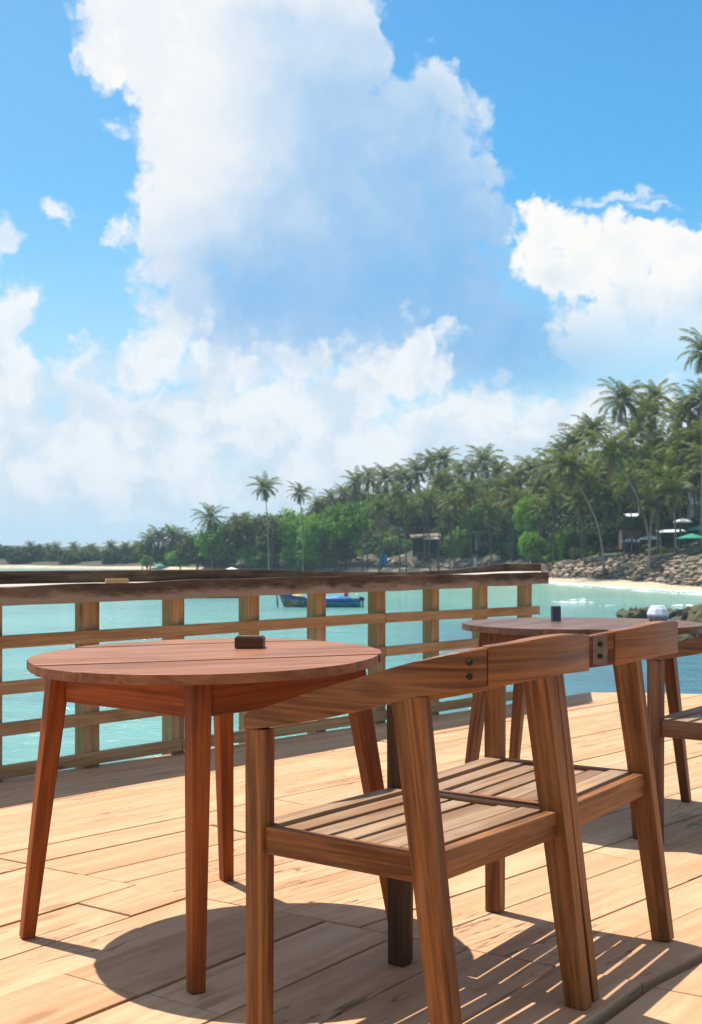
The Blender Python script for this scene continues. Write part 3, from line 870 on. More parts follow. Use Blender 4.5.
# surf: broken white strips along the beach and over the reef
m_ = MB()
def strip(pts, wfun, z=.035):
    vs = []; fs = []; n = 0
    for i, (u, Y) in enumerate(pts):
        w = wfun(i, u); x = (u - 351) / F
        vs += [(x * Y, Y, WATER + z), (x * (Y + w * .5), Y + w * .5, WATER + z + .10 * min(1, w)), (x * (Y + w), Y + w, WATER + z)]
    for i in range(len(pts) - 1):
        if wfun(i, pts[i][0]) > .06 or wfun(i + 1, pts[i + 1][0]) > .06:
            fs += [(3 * i, 3 * i + 3, 3 * i + 4, 3 * i + 1), (3 * i + 1, 3 * i + 4, 3 * i + 5, 3 * i + 2)]
    m_.add(vs, fs, smooth=True)
nz = lambda a, b, c: mnoise.noise((a, b, c))
for lay, (d0, wmax, th0) in enumerate([(-4.5, 5.0, -.5), (-9, 3.2, .0), (-14, 2.2, .15)]):
    pts = []; ws = []
    for i in range(420):
        u = 536 + i * .9
        e = interp(u, SH)[0]
        big = 1.0 if u < 640 else 1.5
        pts.append((u, e + d0 * (e / 200) + nz(u * .05, lay * 7.1, 0) * 3.0 + nz(u * .25, lay * 3.1, 4) * .9))
        ws.append(max(0, (nz(u * .06, lay * 9.7, 5) + nz(u * .35, lay, 8) * .5 - th0)) * wmax * big)
    strip(pts, lambda i, u: ws[i])
for (ua, ub, v, wm) in [(548, 600, 602.5, 1.6), (566, 588, 600, 1.2), (598, 622, 605.5, 1.5), (612, 668, 622, 1.2), (640, 702, 626, 1.4), (668, 702, 606, 2.4)]:
    pts = []; ws = []; k = 60
    for i in range(k + 1):
        u = ua + (ub - ua) * i / k; Y = F * (EYE - WATER) / (v - YH + nz(u * .08, v, 1) * 1.2)
        pts.append((u, Y)); ws.append(max(0, nz(u * .16, v, 9) + .25 + .3 * math.sin(math.pi * i / k)) * wm * math.sin(math.pi * i / k))
    strip(pts, lambda i, u: ws[i])
tag(m_.build('surf', M['foam']), kind='stuff')

# ---------------------------------------------------------------- boulders
def rock_mesh(seed, mat, flat=.7, rug=False):
    r = random.Random(seed); bm = bmesh.new()
    bmesh.ops.create_icosphere(bm, subdivisions=3, radius=1.0)
    cuts = [(Vector((r.gauss(0, 1), r.gauss(0, 1), r.gauss(0, 1))).normalized(), r.uniform(.55, .85)) for _ in range(11)]
    for v in bm.verts:
        for n_, d in cuts:
            k = v.co.dot(n_)
            if k > d: v.co -= n_ * (k - d) * .93
        v.co += v.co.normalized() * mnoise.noise(v.co * 2.2 + Vector((seed, 0, 0))) * .10
        v.co.z *= flat
    if rug:
        for v in bm.verts: v.co += v.co.normalized() * (mnoise.noise(v.co * 3.1 + Vector((0, seed, 0))) * .28 + mnoise.noise(v.co * 7 + Vector((0, seed, 0))) * .14)
    mb = MB(); mb.add_bm(bm); return mb.mesh('boulder', mat)
rocks = [rock_mesh(11 + i, M['rock'], .62) for i in range(6)]
rocksd = [rock_mesh(41 + i, M['rockdark'], .62) for i in range(4)]
rockm = [rock_mesh(71 + i, M['rockmoss'], .55, True) for i in range(4)]
def put(name, me, loc, s, rz=None, tilt=.35):
    o = bpy.data.objects.new(name, me); COL.objects.link(o); o.location = loc
    o.rotation_euler = (R_.uniform(-tilt, tilt), R_.uniform(-tilt, tilt), R_.uniform(0, 6.28) if rz is None else rz); o.scale = s
    return o
n = 0
for row in range(9):
    u = 548.0 + R_.uniform(0, 5)
    while u < 716:
        e, tY, th_, bY, bh = interp(u, SH)[:5]
        t = (row + R_.uniform(-.35, .35)) / 8.0
        Y = tY + (bY - tY) * t; z = th_ + (bh - th_) * t
        s = R_.uniform(.42, .9) * (1.15 if row == 0 else 1.0)
        low = row == 0 or (row == 1 and R_.random() < .5) or R_.random() < .06
        o = put('boulder', R_.choice(rocksd if low else rocks), ((u - 351) / F * Y, Y, z - .05), (s * R_.uniform(.9, 1.6), s * R_.uniform(.8, 1.2), s * R_.uniform(.6, .95)))
        tag(o, 'dark wet boulder at the foot of the rock bank by the sand' if low else 'tan boulder in the sloping rock bank above the beach', 'boulder', 'boulders of the shore bank')
        u += R_.uniform(1.3, 2.0) * s * F / Y * .86; n += 1
print('bank boulders', n)
for i in range(42):                                   # rocky shore under the middle of the headland
    u = R_.uniform(330, 490); e, tY, th_, bY, bh = interp(u, SH)[:5]; t = R_.uniform(.1, 1.0)
    Y = tY + (bY - tY) * t; s = R_.uniform(.5, 1.3)
    tag(put('boulder', R_.choice(rocks), ((u - 351) / F * Y, Y, th_ + (bh - th_) * t), (s * 1.3, s, s)), 'boulder on the rocky slope below the beach hut', 'boulder', 'boulders below the hut')
for (u, v, sx, sz) in [(628, 613.5, 1.2, .55), (637, 614, 1.5, .75), (646, 613.5, 1.2, .9), (672, 613, 1.3, .7), (661, 614.5, 1.0, .5), (693, 621, 2.2, 1.75), (708, 624, 2.4, 1.9), (690, 632, 1.3, .8), (702, 640, 1.7, .9), (676, 628, .9, .4), (622, 612, .6, .6), (633, 612.5, .7, .8), (642, 612, .6, .75), (652, 613, .8, .7), (656, 611.5, .5, .5), (684, 617, .9, 1.0)]:
    Y = F * (EYE - WATER) / (v + 4 - YH)
    tag(put('reef_rock', R_.choice(rockm), ((u - 351) / F * Y, Y, WATER + .05), (sx, sx * .9, sz * 2.0), tilt=.25), 'mossy brown reef rock standing out of the shallow water', 'rock', 'reef rocks in the shallows')

# ---------------------------------------------------------------- palms
def palm_crown(seed, R=4.6, nf=26, mi_dead=1):
    r = random.Random(seed); mb = MB(); vs = []; fs = []; mi = []
    for k in range(nf):
        ph = k * 2.39996 + r.uniform(-.25, .25); q = k / (nf - 1)
        el0 = rad(82 - 105 * q + r.uniform(-10, 10)); L = R * r.uniform(.82, 1.1) * (.78 + .3 * math.sin(math.pi * min(1, q + .25)))
        sag = 1.15 + .75 * q + r.uniform(-.2, .3)
        dead = q > .88 and r.random() < .75
        if dead: el0 = rad(-50 + r.uniform(-20, 10)); L *= .8
        P = [Vector((0, 0, 0))]; ns = 12; e = el0; hd = Vector((math.cos(ph), math.sin(ph), 0))
        tw = r.uniform(-.5, .5)
        for i in range(ns):
            P.append(P[-1] + (hd * math.cos(e) + Vector((0, 0, 1)) * math.sin(e)) * (L / ns)); e -= sag / ns * (.5 + 1.2 * i / ns)
            e = max(e, rad(-86))
        side0 = Vector((-hd.y, hd.x, 0))
        def quad(a, b, c, d, m):
            o = len(vs); vs.extend((a, b, c, d)); fs.append((o, o + 1, o + 2, o + 3)); mi.append(m)
        m = mi_dead if dead else 0
        for i in range(ns):
            w0, w1 = .07 * (1 - i / ns) + .012, .07 * (1 - (i + 1) / ns) + .012
            quad(P[i] - side0 * w0, P[i] + side0 * w0, P[i + 1] + side0 * w1, P[i + 1] - side0 * w1, m)
        nl = 27
        for j in range(nl):
            t = .10 + .90 * (j + .5) / nl; x = t * ns; i = min(int(x), ns - 1); p = P[i].lerp(P[i + 1], x - i); d = (P[i + 1] - P[i]).normalized()
            up = side0.cross(d).normalized()
            if up.z < 0 and abs(d.z) < .7: up = -up
            ll = R * .215 * math.sin(math.pi * min(1, .12 + t * .80)) ** .7 * r.uniform(.85, 1.12)
            for s in (-1, 1):
                dr = r.uniform(.15, .75) + (.5 if dead else 0)
                v = (side0 * s * .86 + d * (.55 + .35 * t) - Vector((0, 0, 1)) * dr + up * tw * s * .3).normalized()
                wv = d * .055 * (R / 4.6)
                tip = p + v * ll; midp = p + v * ll * .5 + Vector((0, 0, .05))
                quad(p - wv * .6, p + wv * .9, midp + wv, midp - wv, m)
                quad(midp - wv, midp + wv, tip + wv * .15 - Vector((0, 0, .12)), tip - wv * .1 - Vector((0, 0, .12)), m)
    mb.add(vs, fs); mb.mi = mi
    for c in range(7):
        a = c * .9; lathe(mb, [(.02, -.16), (.12, -.08), (.14, .02), (.06, .14), (.01, .16)], 6, 2, (.32 * math.cos(a), .32 * math.sin(a), -.35 - .1 * (c % 3)))
    return mb.mesh('palm_crown', [M['palm'], M['palmdead'], M['coconut']])
G1 = 'palms that stand out of the headland'
crowns = [palm_crown(100 + i, R=6.0, nf=R_.choice((27, 30, 33))) for i in range(7)]
def palm(u, v, Y, ub=None, group='coconut palms of the headland', label='coconut palm growing among others on the wooded headland', s=1.0, name='coconut_palm'):
    """crown centre on bearing u, seen at height row v; foot on bearing ub"""
    ub = u + R_.uniform(-7, 7) if ub is None else ub
    top = place(u, Y, EYE - (v - YH) * Y / F)
    gY = Y + R_.uniform(-2, 2)
    base = place(ub, gY, ground_h(ub, gY) - .3)
    if top.z - base.z < 4: base.z = top.z - 5
    t = empty(name, base); tag(t, label, 'palm tree', group)
    m_ = MB(); H = top - base; pts = []; rr = []
    bow = Vector((H.x, H.y, 0)) * -.28
    for i in range(9):
        q = i / 8; pts.append(H * q + bow * math.sin(math.pi * q)); rr.append((.19 - .07 * q + .10 * math.exp(-q * 16)) * (.7 + .3 * s))
    tube(m_, pts, rr, 7)
    m_.build('trunk', M['trunkpale' if group == G1 else 'trunk'], t)
    c = bpy.data.objects.new('crown', R_.choice(crowns)); COL.objects.link(c); c.parent = t
    c.location = H; c.rotation_euler = (R_.uniform(-.12, .12), R_.uniform(-.12, .12), R_.uniform(0, 6.28)); k = s * R_.uniform(.92, 1.08); c.scale = (k, k, k)
    return t
G1 = 'palms that stand out of the headland'
palm(265, 489, 345, 269, G1, 'lone slender coconut palm standing above the bright green trees', .92)
palm(300, 494, 352, 303, G1, 'coconut palm just right of the lone slender one', .85)
palm(272, 522, 362, 272, s=.6)
palm(210, 519, 385, 212, G1, 'dark leafy palm rising over the left end of the green trees', 1.15)
palm(704, 353, 215, 702, G1, 'tallest coconut palm, its crown cut by the right edge', 1.0)
palm(622, 402, 250, 640, G1, 'tall coconut palm with the highest full crown at right', 1.08)
palm(567, 468, 240, 604, G1, 'coconut palm leaning left with a long bare pale trunk', 1.15)
palm(612, 454, 228, 650, G1, 'coconut palm leaning left over the rock bank, its trunk ending by the umbrellas', 1.15)
palm(652, 506, 222, 650, G1, 'short coconut palm beside the white umbrellas', .85)
palm(672, 492, 222, 676, G1, 'coconut palm before the green parasols with drooping fronds', 1.0)
explicit = [(240, 524, 372, .9), (228, 532, 380, .7), (330, 500, 362, .8), (318, 506, 365, .7), (355, 484, 345, .9), (368, 478, 348, .9), (385, 482, 340, 1), (402, 476, 345, 1), (395, 498, 325, 1), (418, 472, 340, 1),
            (432, 464, 338, 1.05), (446, 462, 340, 1), (440, 482, 325, 1.0), (460, 478, 332, 1), (484, 462, 325, 1.05), (498, 472, 320, .9), (470, 492, 308, 1), (505, 490, 300, 1), (520, 478, 305, 1), (535, 472, 298, 1), (548, 468, 285, 1), (515, 505, 292, .95),
            (488, 510, 305, .95), (455, 505, 315, 1), (425, 500, 322, .95), (405, 512, 330, 1.0), (378, 508, 338, .9), (448, 522, 325, .8), (582, 440, 285, 1), (572, 446, 285, .9), (592, 432, 275, 1), (600, 470, 262, 1), (586, 480, 250, 1), (632, 440, 258, 1),
            (648, 412, 265, 1.02), (655, 398, 270, .95), (660, 445, 250, 1), (642, 470, 245, 1.0), (668, 468, 242, 1), (628, 485, 240, .95), (690, 412, 238, 1.05), (676, 420, 250, 1.0), (700, 440, 230, 1), (684, 450, 232, 1), (705, 400, 235, 1), (695, 475, 226, 1.05), (660, 480, 230, 1), (712, 460, 222, 1), (728, 430, 225, 1), (745, 470, 215, 1), (606, 500, 248, .85), (556, 500, 262, .95),
            (545, 512, 268, .8), (580, 505, 250, .8), (640, 425, 262, 1), (540, 490, 285, .9), (562, 455, 290, .9), (472, 470, 335, .9), (410, 488, 345, .85), (345, 496, 355, .8)]
for k in range(34):
    u = R_.uniform(350, 725); top = interp(u, [(350, 488), (430, 470), (484, 465), (540, 475), (600, 430), (640, 410), (702, 380), (730, 390)])[0]
    f = R_.uniform(.15, .8); explicit.append((u, top + (535 - top) * f, interp(u, SH)[3] + 16 + 45 * (1 - f) + (12 if u > 600 else 0), R_.uniform(.75, 1.0)))
for u, v, Y, s in explicit: palm(u + R_.uniform(-2, 2), v + R_.uniform(-2, 2), Y, s=s)

# ---------------------------------------------------------------- broadleaf trees and shrubs
def crown_mesh(seed, mat, nclump=80, nleaf=85, leaf=.40, shape=(1, 1, .8), name='leafy_crown'):
    r = random.Random(seed); mb = MB(); vs = []; fs = []
    for c in range(nclump):
        while True:
            p = Vector((r.uniform(-1, 1), r.uniform(-1, 1), r.uniform(-.75, 1)))
            if .25 < p.length < 1: break
        p = p * (.78 + .22 * r.random()); p = Vector((p.x * shape[0], p.y * shape[1], p.z * shape[2]))
        cr = r.uniform(.16, .34)
        for l in range(nleaf):
            q = Vector((r.gauss(0, 1), r.gauss(0, 1), r.gauss(0, .8))).normalized() * cr * r.random() ** .45
            n_ = (q.normalized() + Vector((r.gauss(0, .6), r.gauss(0, .6), r.gauss(.4, .6)))).normalized()
            x = n_.orthogonal().normalized(); y = n_.cross(x); a = r.uniform(0, 6.28); x, y = x * math.cos(a) + y * math.sin(a), y * math.cos(a) - x * math.sin(a)
            s = leaf * r.uniform(.09, .2); o = len(vs); c0 = p + q
            vs += [c0 - x * s, c0 - y * s * .5, c0 + x * s, c0 + y * s * .5]; fs.append((o, o + 1, o + 2, o + 3))
    mb.add(vs, fs); return mb.mesh(name, mat)
cb = [crown_mesh(i, M['leafbright']) for i in (1, 2, 3)]
cd = [crown_mesh(i, M['leafdark']) for i in (4, 5, 6)]
co = [crown_mesh(i, M['leafolive']) for i in (7, 8, 9)]
def tree(u, v, Y, ru, rv, kind, label, group, name='broadleaf_tree', cat='tree'):
    """crown centred on bearing u, row v, half-sizes ru, rv in rows at distance Y"""
    s = Vector((ru * Y / F, (ru + rv) * .5 * Y / F, rv * Y / F / .8))
    cpos = place(u, Y, EYE - (v - YH) * Y / F)
    g = min(ground_h(u, Y) - .2, cpos.z - s.z * .8)
    t = empty(name, (cpos.x, cpos.y, g)); tag(t, label, cat, group)
    h = cpos.z - g; m_ = MB(); tr = max(.12, min(.35, s.x * .07))
    tube(m_, [(0, 0, 0), (tr * .4, 0, h * .35), (-tr * .5, 0, h * .7), (0, 0, h)], [tr, tr * .8, tr * .7, tr * .4], 7)
    for k in range(4):
        a = k * 1.6 + R_.uniform(0, 1); tube(m_, [(0, 0, h * .45), (math.cos(a) * s.x * .3, math.sin(a) * s.y * .3, h * .75), (math.cos(a) * s.x * .6, math.sin(a) * s.y * .6, h + s.z * .2)], [tr * .5, tr * .4, tr * .15], 5)
    m_.build('trunk', M['bark'], t)
    c = bpy.data.objects.new('crown', R_.choice(kind)); COL.objects.link(c); c.parent = t; c.location = (0, 0, h); c.scale = s
    c.rotation_euler = (0, 0, R_.uniform(0, 6.28))
    return t
GB, LB = 'bright green trees at the left of the headland', 'bright green broadleaf tree on the low left part of the headland'
for u, v, Y, ru, rv in [(197, 550, 392, 26, 17), (222, 542, 385, 28, 22), (248, 540, 378, 30, 25), (272, 538, 372, 28, 26), (296, 537, 368, 28, 28), (320, 541, 358, 26, 27), (335, 550, 352, 22, 18), (180, 558, 396, 14, 9), (262, 556, 372, 26, 14), (215, 560, 388, 24, 10), (300, 558, 362, 24, 14)]:
    tree(u, v, Y, ru, rv, cb if R_.random() < .75 else co, LB, GB)
tree(346, 528, 352, 30, 26, cb, 'largest bright green broadleaf tree, left of the blue sheet and the beach hut', GB)
tree(528, 515, 276, 14, 20, cb, 'bright yellowish green tree between dark palms above the counter end', 'greenery among the palms')
tree(532, 545, 264, 14, 14, cb, 'fresh green tree low on the shore, left of the rock bank', 'greenery among the palms')
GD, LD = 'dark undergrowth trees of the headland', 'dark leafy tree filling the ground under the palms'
und = []
for u in range(322, 722, 7):
    e, tY, th_, bY, bh = interp(u, SH)[:5]
    top = interp(u, [(325, 500), (360, 492), (430, 482), (484, 480), (540, 484), (600, 455), (640, 440), (702, 415), (740, 415)])[0]
    low = 557 if u < 545 else (552 if u < 600 else 536)
    for k in range(4):
        f = (k + R_.random()) / 4; Y = bY + 6 + 54 * f + (18 if u > 600 else 0)
        if u > 600 and k == 0: continue
        v = low + (top + 14 - low) * f + R_.uniform(-5, 5)
        if 405 < u < 450 and v > 520: v = 512; Y += 18
        if 475 <= u < 515 and v > 530: v = 524; Y += 8
        und.append((u + R_.uniform(-4, 4), v, Y, R_.uniform(14, 23), R_.uniform(12, 19)))
for u_ in range(440, 600, 8): und.append((u_ + R_.uniform(-3, 3), 553 + R_.uniform(-3, 5), interp(u_, SH)[3] + R_.uniform(1, 12) + (8 if 470 < u_ < 520 else 0), R_.uniform(8, 13), R_.uniform(5, 8)))
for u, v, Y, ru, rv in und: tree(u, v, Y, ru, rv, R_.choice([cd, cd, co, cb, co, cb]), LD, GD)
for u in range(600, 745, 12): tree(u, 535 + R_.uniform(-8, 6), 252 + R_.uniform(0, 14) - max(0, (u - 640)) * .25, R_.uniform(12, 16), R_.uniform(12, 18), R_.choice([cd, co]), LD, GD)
for u, v, Y, ru, rv, k, l in [(663, 551, 232, 4.5, 4, cb, 'small rounded bright green shrub on the bank top beside the parasols'), (641, 552, 243, 5, 4, cb, 'low green shrub on the bank top left of the white umbrella'), (632, 549, 250, 5, 8, cd, 'upright dark shrub against the grey wall'), (698, 554, 212, 5, 3, cb, 'low green shrub on the bank top at the right edge')]:
    tree(u, v, Y, ru, rv, k, l, 'shrubs on the bank top', 'shrub', 'shrub')
# far coast at left: blue with distance
GF = 'trees of the far coast'
for i in range(74):
    u = -70 + i * 3.5 + R_.uniform(-3, 3); hill = interp(u, [(-80, 16), (0, 15), (14, 12), (30, 3), (60, 0), (190, 3)])[0]
    Y = interp(u, SH)[3] + R_.uniform(-6, 36); v = 563 - hill * R_.uniform(.0, 1.15) - R_.uniform(0, 7)
    tree(u, v, Y, R_.uniform(9, 17), R_.uniform(6, 10), R_.choice([cd, cd, co]), 'hazy tree of the far coast at left', GF)
for i in range(26):
    u = R_.choice([R_.uniform(25, 140), R_.uniform(60, 150)]); Y = interp(u, SH)[3] + R_.uniform(15, 45)
    palm(u, R_.uniform(545, 554), Y, group='palms of the far coast', label='tiny hazy palm on the far coast at left', s=.55)
for u, v, s in [(150, 541, .9), (160, 538, 1.0), (172, 537, 1.05), (182, 540, .9), (143, 548, .8), (190, 545, .8)]: palm(u, v, 425, group='dark palms left of the headland', label='dark bluish palm in the clump at the left foot of the headland', s=s)
for u, v, ru, rv in [(150, 556, 12, 9), (165, 556, 14, 11), (182, 554, 13, 12), (172, 550, 10, 9)]: tree(u, v, 422, ru, rv, cd, 'dark bluish tree in the clump left of the headland', 'dark trees left of the headland')
tree(147, 561, 408, 8, 6, cb, 'small round green bush on the sand at far left', 'bushes on the sand', 'shrub', 'shrub')
# ---------------------------------------------------------------- buildings, parasols and boats on the shore
M['white'] = plain('white_canvas', (.74, .76, .78), .7, .06, 2)
M['cream'] = plain('cream_canvas', (.66, .60, .50), .75, .1, 2)
M['bluewhite'] = plain('pale_blue_canvas', (.40, .52, .72), .7, .15, 2)
M['greencanvas'] = plain('green_canvas', (.012, .20, .125), .65, .2, 2)
M['bluetarp'] = plain('blue_tarpaulin', (.02, .16, .42), .5, .25, 2)
M['greywall'] = plain('grey_render', (.27, .26, .24), .85, .2, 1.2)
M['whitewall'] = plain('white_render', (.62, .62, .60), .8, .1, 1.2)
M['polemetal'] = plain('grey_pole', (.25, .24, .23), .5, .1, 4)
M['woodpost'] = plain('brown_post', (.14, .09, .055), .8, .25, 3)
M['thatch'] = plain('old_thatch', (.21, .16, .11), .9, .3, 2, bumps=.5)
M['darkwall'] = plain('stained_render', (.10, .10, .095), .85, .3, 1.2)
M['dark'] = plain('dark_opening', (.02, .018, .016), .9)
M['glass'] = plain('dark_glass', (.03, .05, .06), .1, .1, 2)
M['hull_teal'] = plain('teal_hull_paint', (.025, .17, .20), .4, .25, 1.2)
def hullmat():
    m, t_, b, out = new_mat('patched_hull_paint'); o = objcoord(t_); x, y, z = split(o)
    n1 = noise(vscale(o, (1.6, 1.6, 3.5)), 1.0, 5, .65)
    c = mixc(sstep(x + (n1 - .5) * 1.5, -1.2, .3), mixc(sstep(n1, .42, .6), (.05, .075, .08), (.26, .20, .13)), mixc(sstep(n1, .4, .62), (.012, .12, .15), (.04, .30, .30)))
    setin(t_, b, 'Base Color', c); b.inputs['Roughness'].default_value = .5
    return m
M['hull_patched'] = hullmat()
M['hull_brown'] = plain('worn_hull_paint', (.14, .12, .10), .6, .35, 1.5)
M['hull_blue'] = plain('blue_gunwale_paint', (.015, .06, .26), .4, .2, 1.2)
M['red'] = plain('red_plastic', (.42, .04, .03), .4, .1, 3)
M['yellow'] = plain('yellow_net', (.42, .36, .08), .6, .2, 3)
M['black'] = plain('black_engine', (.02, .02, .022), .35, .2, 3)

def parasol(u, v, Y, R, mat, label, group, h=2.4, name='parasol', rise=.55, poles=1):
    """v is the row of the canopy rim"""
    z = EYE - (v - YH) * Y / F; p = place(u, Y, 0); g = min(ground_h(u, Y), z - h)
    t = empty(name, (p.x, p.y, g)); tag(t, label, 'parasol', group)
    H = z - g; n = 8; m_ = MB(); vs = [(0, 0, H + rise)]; 
    rings = [(R * .5, H + rise * .56), (R, H)]
    for r, zz in rings:
        for k in range(n * 2): a = math.pi * k / n; rr = r * (1.0 if k % 2 == 0 else .955); vs.append((rr * math.cos(a), rr * math.sin(a), zz))
    for k in range(n * 2): a = math.pi * k / n; rr = R * (1.0 if k % 2 == 0 else .955); vs.append((rr * math.cos(a), rr * math.sin(a), H - .18))
    N2 = n * 2; fs = [(0, 1 + k, 1 + (k + 1) % N2) for k in range(N2)]
    for j in range(2):
        for k in range(N2): fs.append((1 + j * N2 + k, 1 + (j + 1) * N2 + k, 1 + (j + 1) * N2 + (k + 1) % N2, 1 + j * N2 + (k + 1) % N2))
    m_.add(vs, fs); m_.build('canopy', mat, t)
    m_ = MB(); lathe(m_, [(.035, 0), (.03, H + rise * .95)], 8); m_.build('pole', M['polemetal'], t)
    m_ = MB(); lathe(m_, [(.28, 0), (.26, .09), (.06, .12)], 12); m_.build('base', M['greywall'], t)
    return t
GP = 'parasols on the bank top'
parasol(631, 541, 247, 2.2, M['bluewhite'], 'pale blue and white parasol at the left of the row on the bank', GP)
parasol(650, 538.5, 240, 2.05, M['white'], 'white parasol right of the pale blue one', GP, rise=.75)
parasol(683, 521.5, 232, 1.8, M['white'], 'white parasol standing higher, above the flat white awning', GP, rise=.6)
parasol(692, 538, 214, 2.6, M['greencanvas'], 'wide green parasol nearest the bank edge at right', GP, h=2.6, rise=.8)
parasol(700, 529.5, 222, 2.2, M['greencanvas'], 'green parasol behind and above the wide green one', GP, h=3.6, rise=.8)
parasol(159, 566, 408, 2.2, M['greencanvas'], 'tiny green parasol on the sand at far left', 'far beach shelters', rise=.8)
parasol(232, 570, 372, 2.4, M['white'], 'tiny white parasol at the shore left of centre', 'far beach shelters', rise=.9)

def gz(u, Y): return ground_h(u, Y)
# flat white awning on posts
u, Y = 671, 234; p = place(u, Y, gz(u, Y)); z = EYE - (530 - YH) * Y / F - p.z
aw = empty('awning', p); tag(aw, 'flat white awning on thin posts between parasols', 'awning')
m_ = MB(); bm = hexa([(-2.5, -1.6, z - .55), (2.5, -1.6, z - .35), (2.5, 1.6, z + .1), (-2.5, 1.6, z - .1), (-2.5, -1.6, z - .47), (2.5, -1.6, z - .27), (2.5, 1.6, z + .18), (-2.5, 1.6, z - .02)]); m_.add_bm(bm); m_.build('roof', M['white'], aw)
for sx in (-2.3, 2.3):
    for sy in (-1.4, 1.4):
        m_ = MB(); beam(m_, (sx, sy, 0), (sx, sy, z - .4 + sy * .12 + sx * .03), (.10, .10)); m_.build('post', M['polemetal'], aw)
# low grey garden wall with white posts
wl = empty('garden_wall', place(612, 260, gz(612, 260))); tag(wl, 'low grey garden wall with pale posts, left of the umbrellas', 'wall')
m_ = MB(); box(m_, (-2.4, -.1, -.4), (4.4, .1, 2.2), .02); m_.build('wall_panel', M['greywall'], wl)
m_ = MB(); box(m_, (-2.6, -.14, 2.2), (4.6, .14, 2.34), .02); m_.build('coping', M['whitewall'], wl)
for sx in (-2.5, 1.0, 4.5): m_ = MB(); box(m_, (sx - .13, -.16, -.4), (sx + .13, .16, 3.1), .02); m_.build('post', M['whitewall'], wl)
# house among the palms at the right
hs = empty('house', place(712, 244, gz(712, 244))); tag(hs, 'white two storey house half hidden by palms at the right edge', 'house')
zt0 = EYE - (488 - YH) * 244 / F - hs.location.z
m_ = MB(); box(m_, (-4.2, 0, 0), (7, 7, zt0), .03); m_.build('wall', M['whitewall'], hs)
m_ = MB(); box(m_, (-5.4, -1.8, zt0 - 3.2), (7.5, -.002, zt0 - 2.95), .03); m_.build('balcony', M['white'], hs)
m_ = MB()
for k in range(26): beam(m_, (-5.3 + k * .5, -1.7, zt0 - 2.95), (-5.3 + k * .5, -1.7, zt0 - 2.0), (.05, .05), bev=0)
beam(m_, (-5.4, -1.7, zt0 - 1.97), (7.4, -1.7, zt0 - 1.97), (.08, .06), hint=(0, 0, 1), bev=0); m_.build('balcony_rail', M['white'], hs)
m_ = MB(); bm = hexa([(-5.2, -2.2, zt0 + .02), (8, -2.2, zt0 + .02), (8, 8, zt0 + .02), (-5.2, 8, zt0 + .02), (-1, 2.2, zt0 + 1.8), (4, 2.2, zt0 + 1.8), (4, 4, zt0 + 1.8), (-1, 4, zt0 + 1.8)]); m_.add_bm(bm); m_.build('roof', M['white'], hs)
for k in range(3):
    for lev in (zt0 - 2.6, zt0 - 6.0):
        m_ = MB(); box(m_, (-3.2 + k * 3, -.06, lev), (-1.8 + k * 3, .02, lev + 1.9), .02); w_ = m_.build('window', M['white'], hs)
        m_ = MB(); box(m_, (-3.1 + k * 3, -.09, lev + .1), (-1.9 + k * 3, -.062, lev + 1.8), .0); m_.build('pane', M['glass'], w_)
# pale roofed shed among the trunks
sh = empty('shed', place(631, 250, gz(631, 250))); tag(sh, 'shed with a pale sloping roof deep among the palm trunks', 'shed')
z = EYE - (515 - YH) * 250 / F - sh.location.z
m_ = MB(); box(m_, (-1.8, 0, 0), (2.2, 3, z - .35), .02); m_.build('wall', M['woodpost'], sh)
m_ = MB(); bm = hexa([(-2.4, -.7, z - .42), (2.6, -.7, z - .3), (2.6, 3.3, z + .3), (-2.4, 3.3, z + .18), (-2.4, -.7, z - .3), (2.6, -.7, z - .18), (2.6, 3.3, z + .42), (-2.4, 3.3, z + .3)]); m_.add_bm(bm); m_.build('roof', M['white'], sh)
m_ = MB(); box(m_, (-.5, -.05, .1), (.5, .03, 2.1), .01); m_.build('door', M['woodpost'], sh)
for u_, v_, Y_ in ((624, 524, 240), (636, 526, 238), (644, 522, 240), (618, 516, 244)): tree(u_, v_, Y_, 9, 8, R_.choice([cd, co]), LD, GD)
# picnic bench and green chairs on the bank
def bench(u, Y, label, mat, w=2.0):
    t = empty('bench', place(u, Y, gz(u, Y))); tag(t, label, 'bench')
    m_ = MB(); box(m_, (-w / 2, -.35, .70), (w / 2, .35, .76), .01); m_.build('tabletop', mat, t)
    for sy in (-.7, .7): m_ = MB(); box(m_, (-w / 2, sy - .15, .42), (w / 2, sy + .15, .47), .01); m_.build('seat', mat, t)
    for sx in (-w / 2 + .25, w / 2 - .25):
        m_ = MB(); beam(m_, (sx, -.75, 0), (sx, -.2, .70), (.08, .05)); m_.build('leg', mat, t)
        m_ = MB(); beam(m_, (sx, .75, 0), (sx, .2, .70), (.08, .05)); m_.build('leg', mat, t)
bench(671, 225, 'brown picnic bench on the edge of the bank', M['woodpost'], 2.6)
bench(681, 221, 'green picnic bench under the wide green parasol', M['greencanvas'], 2.6)
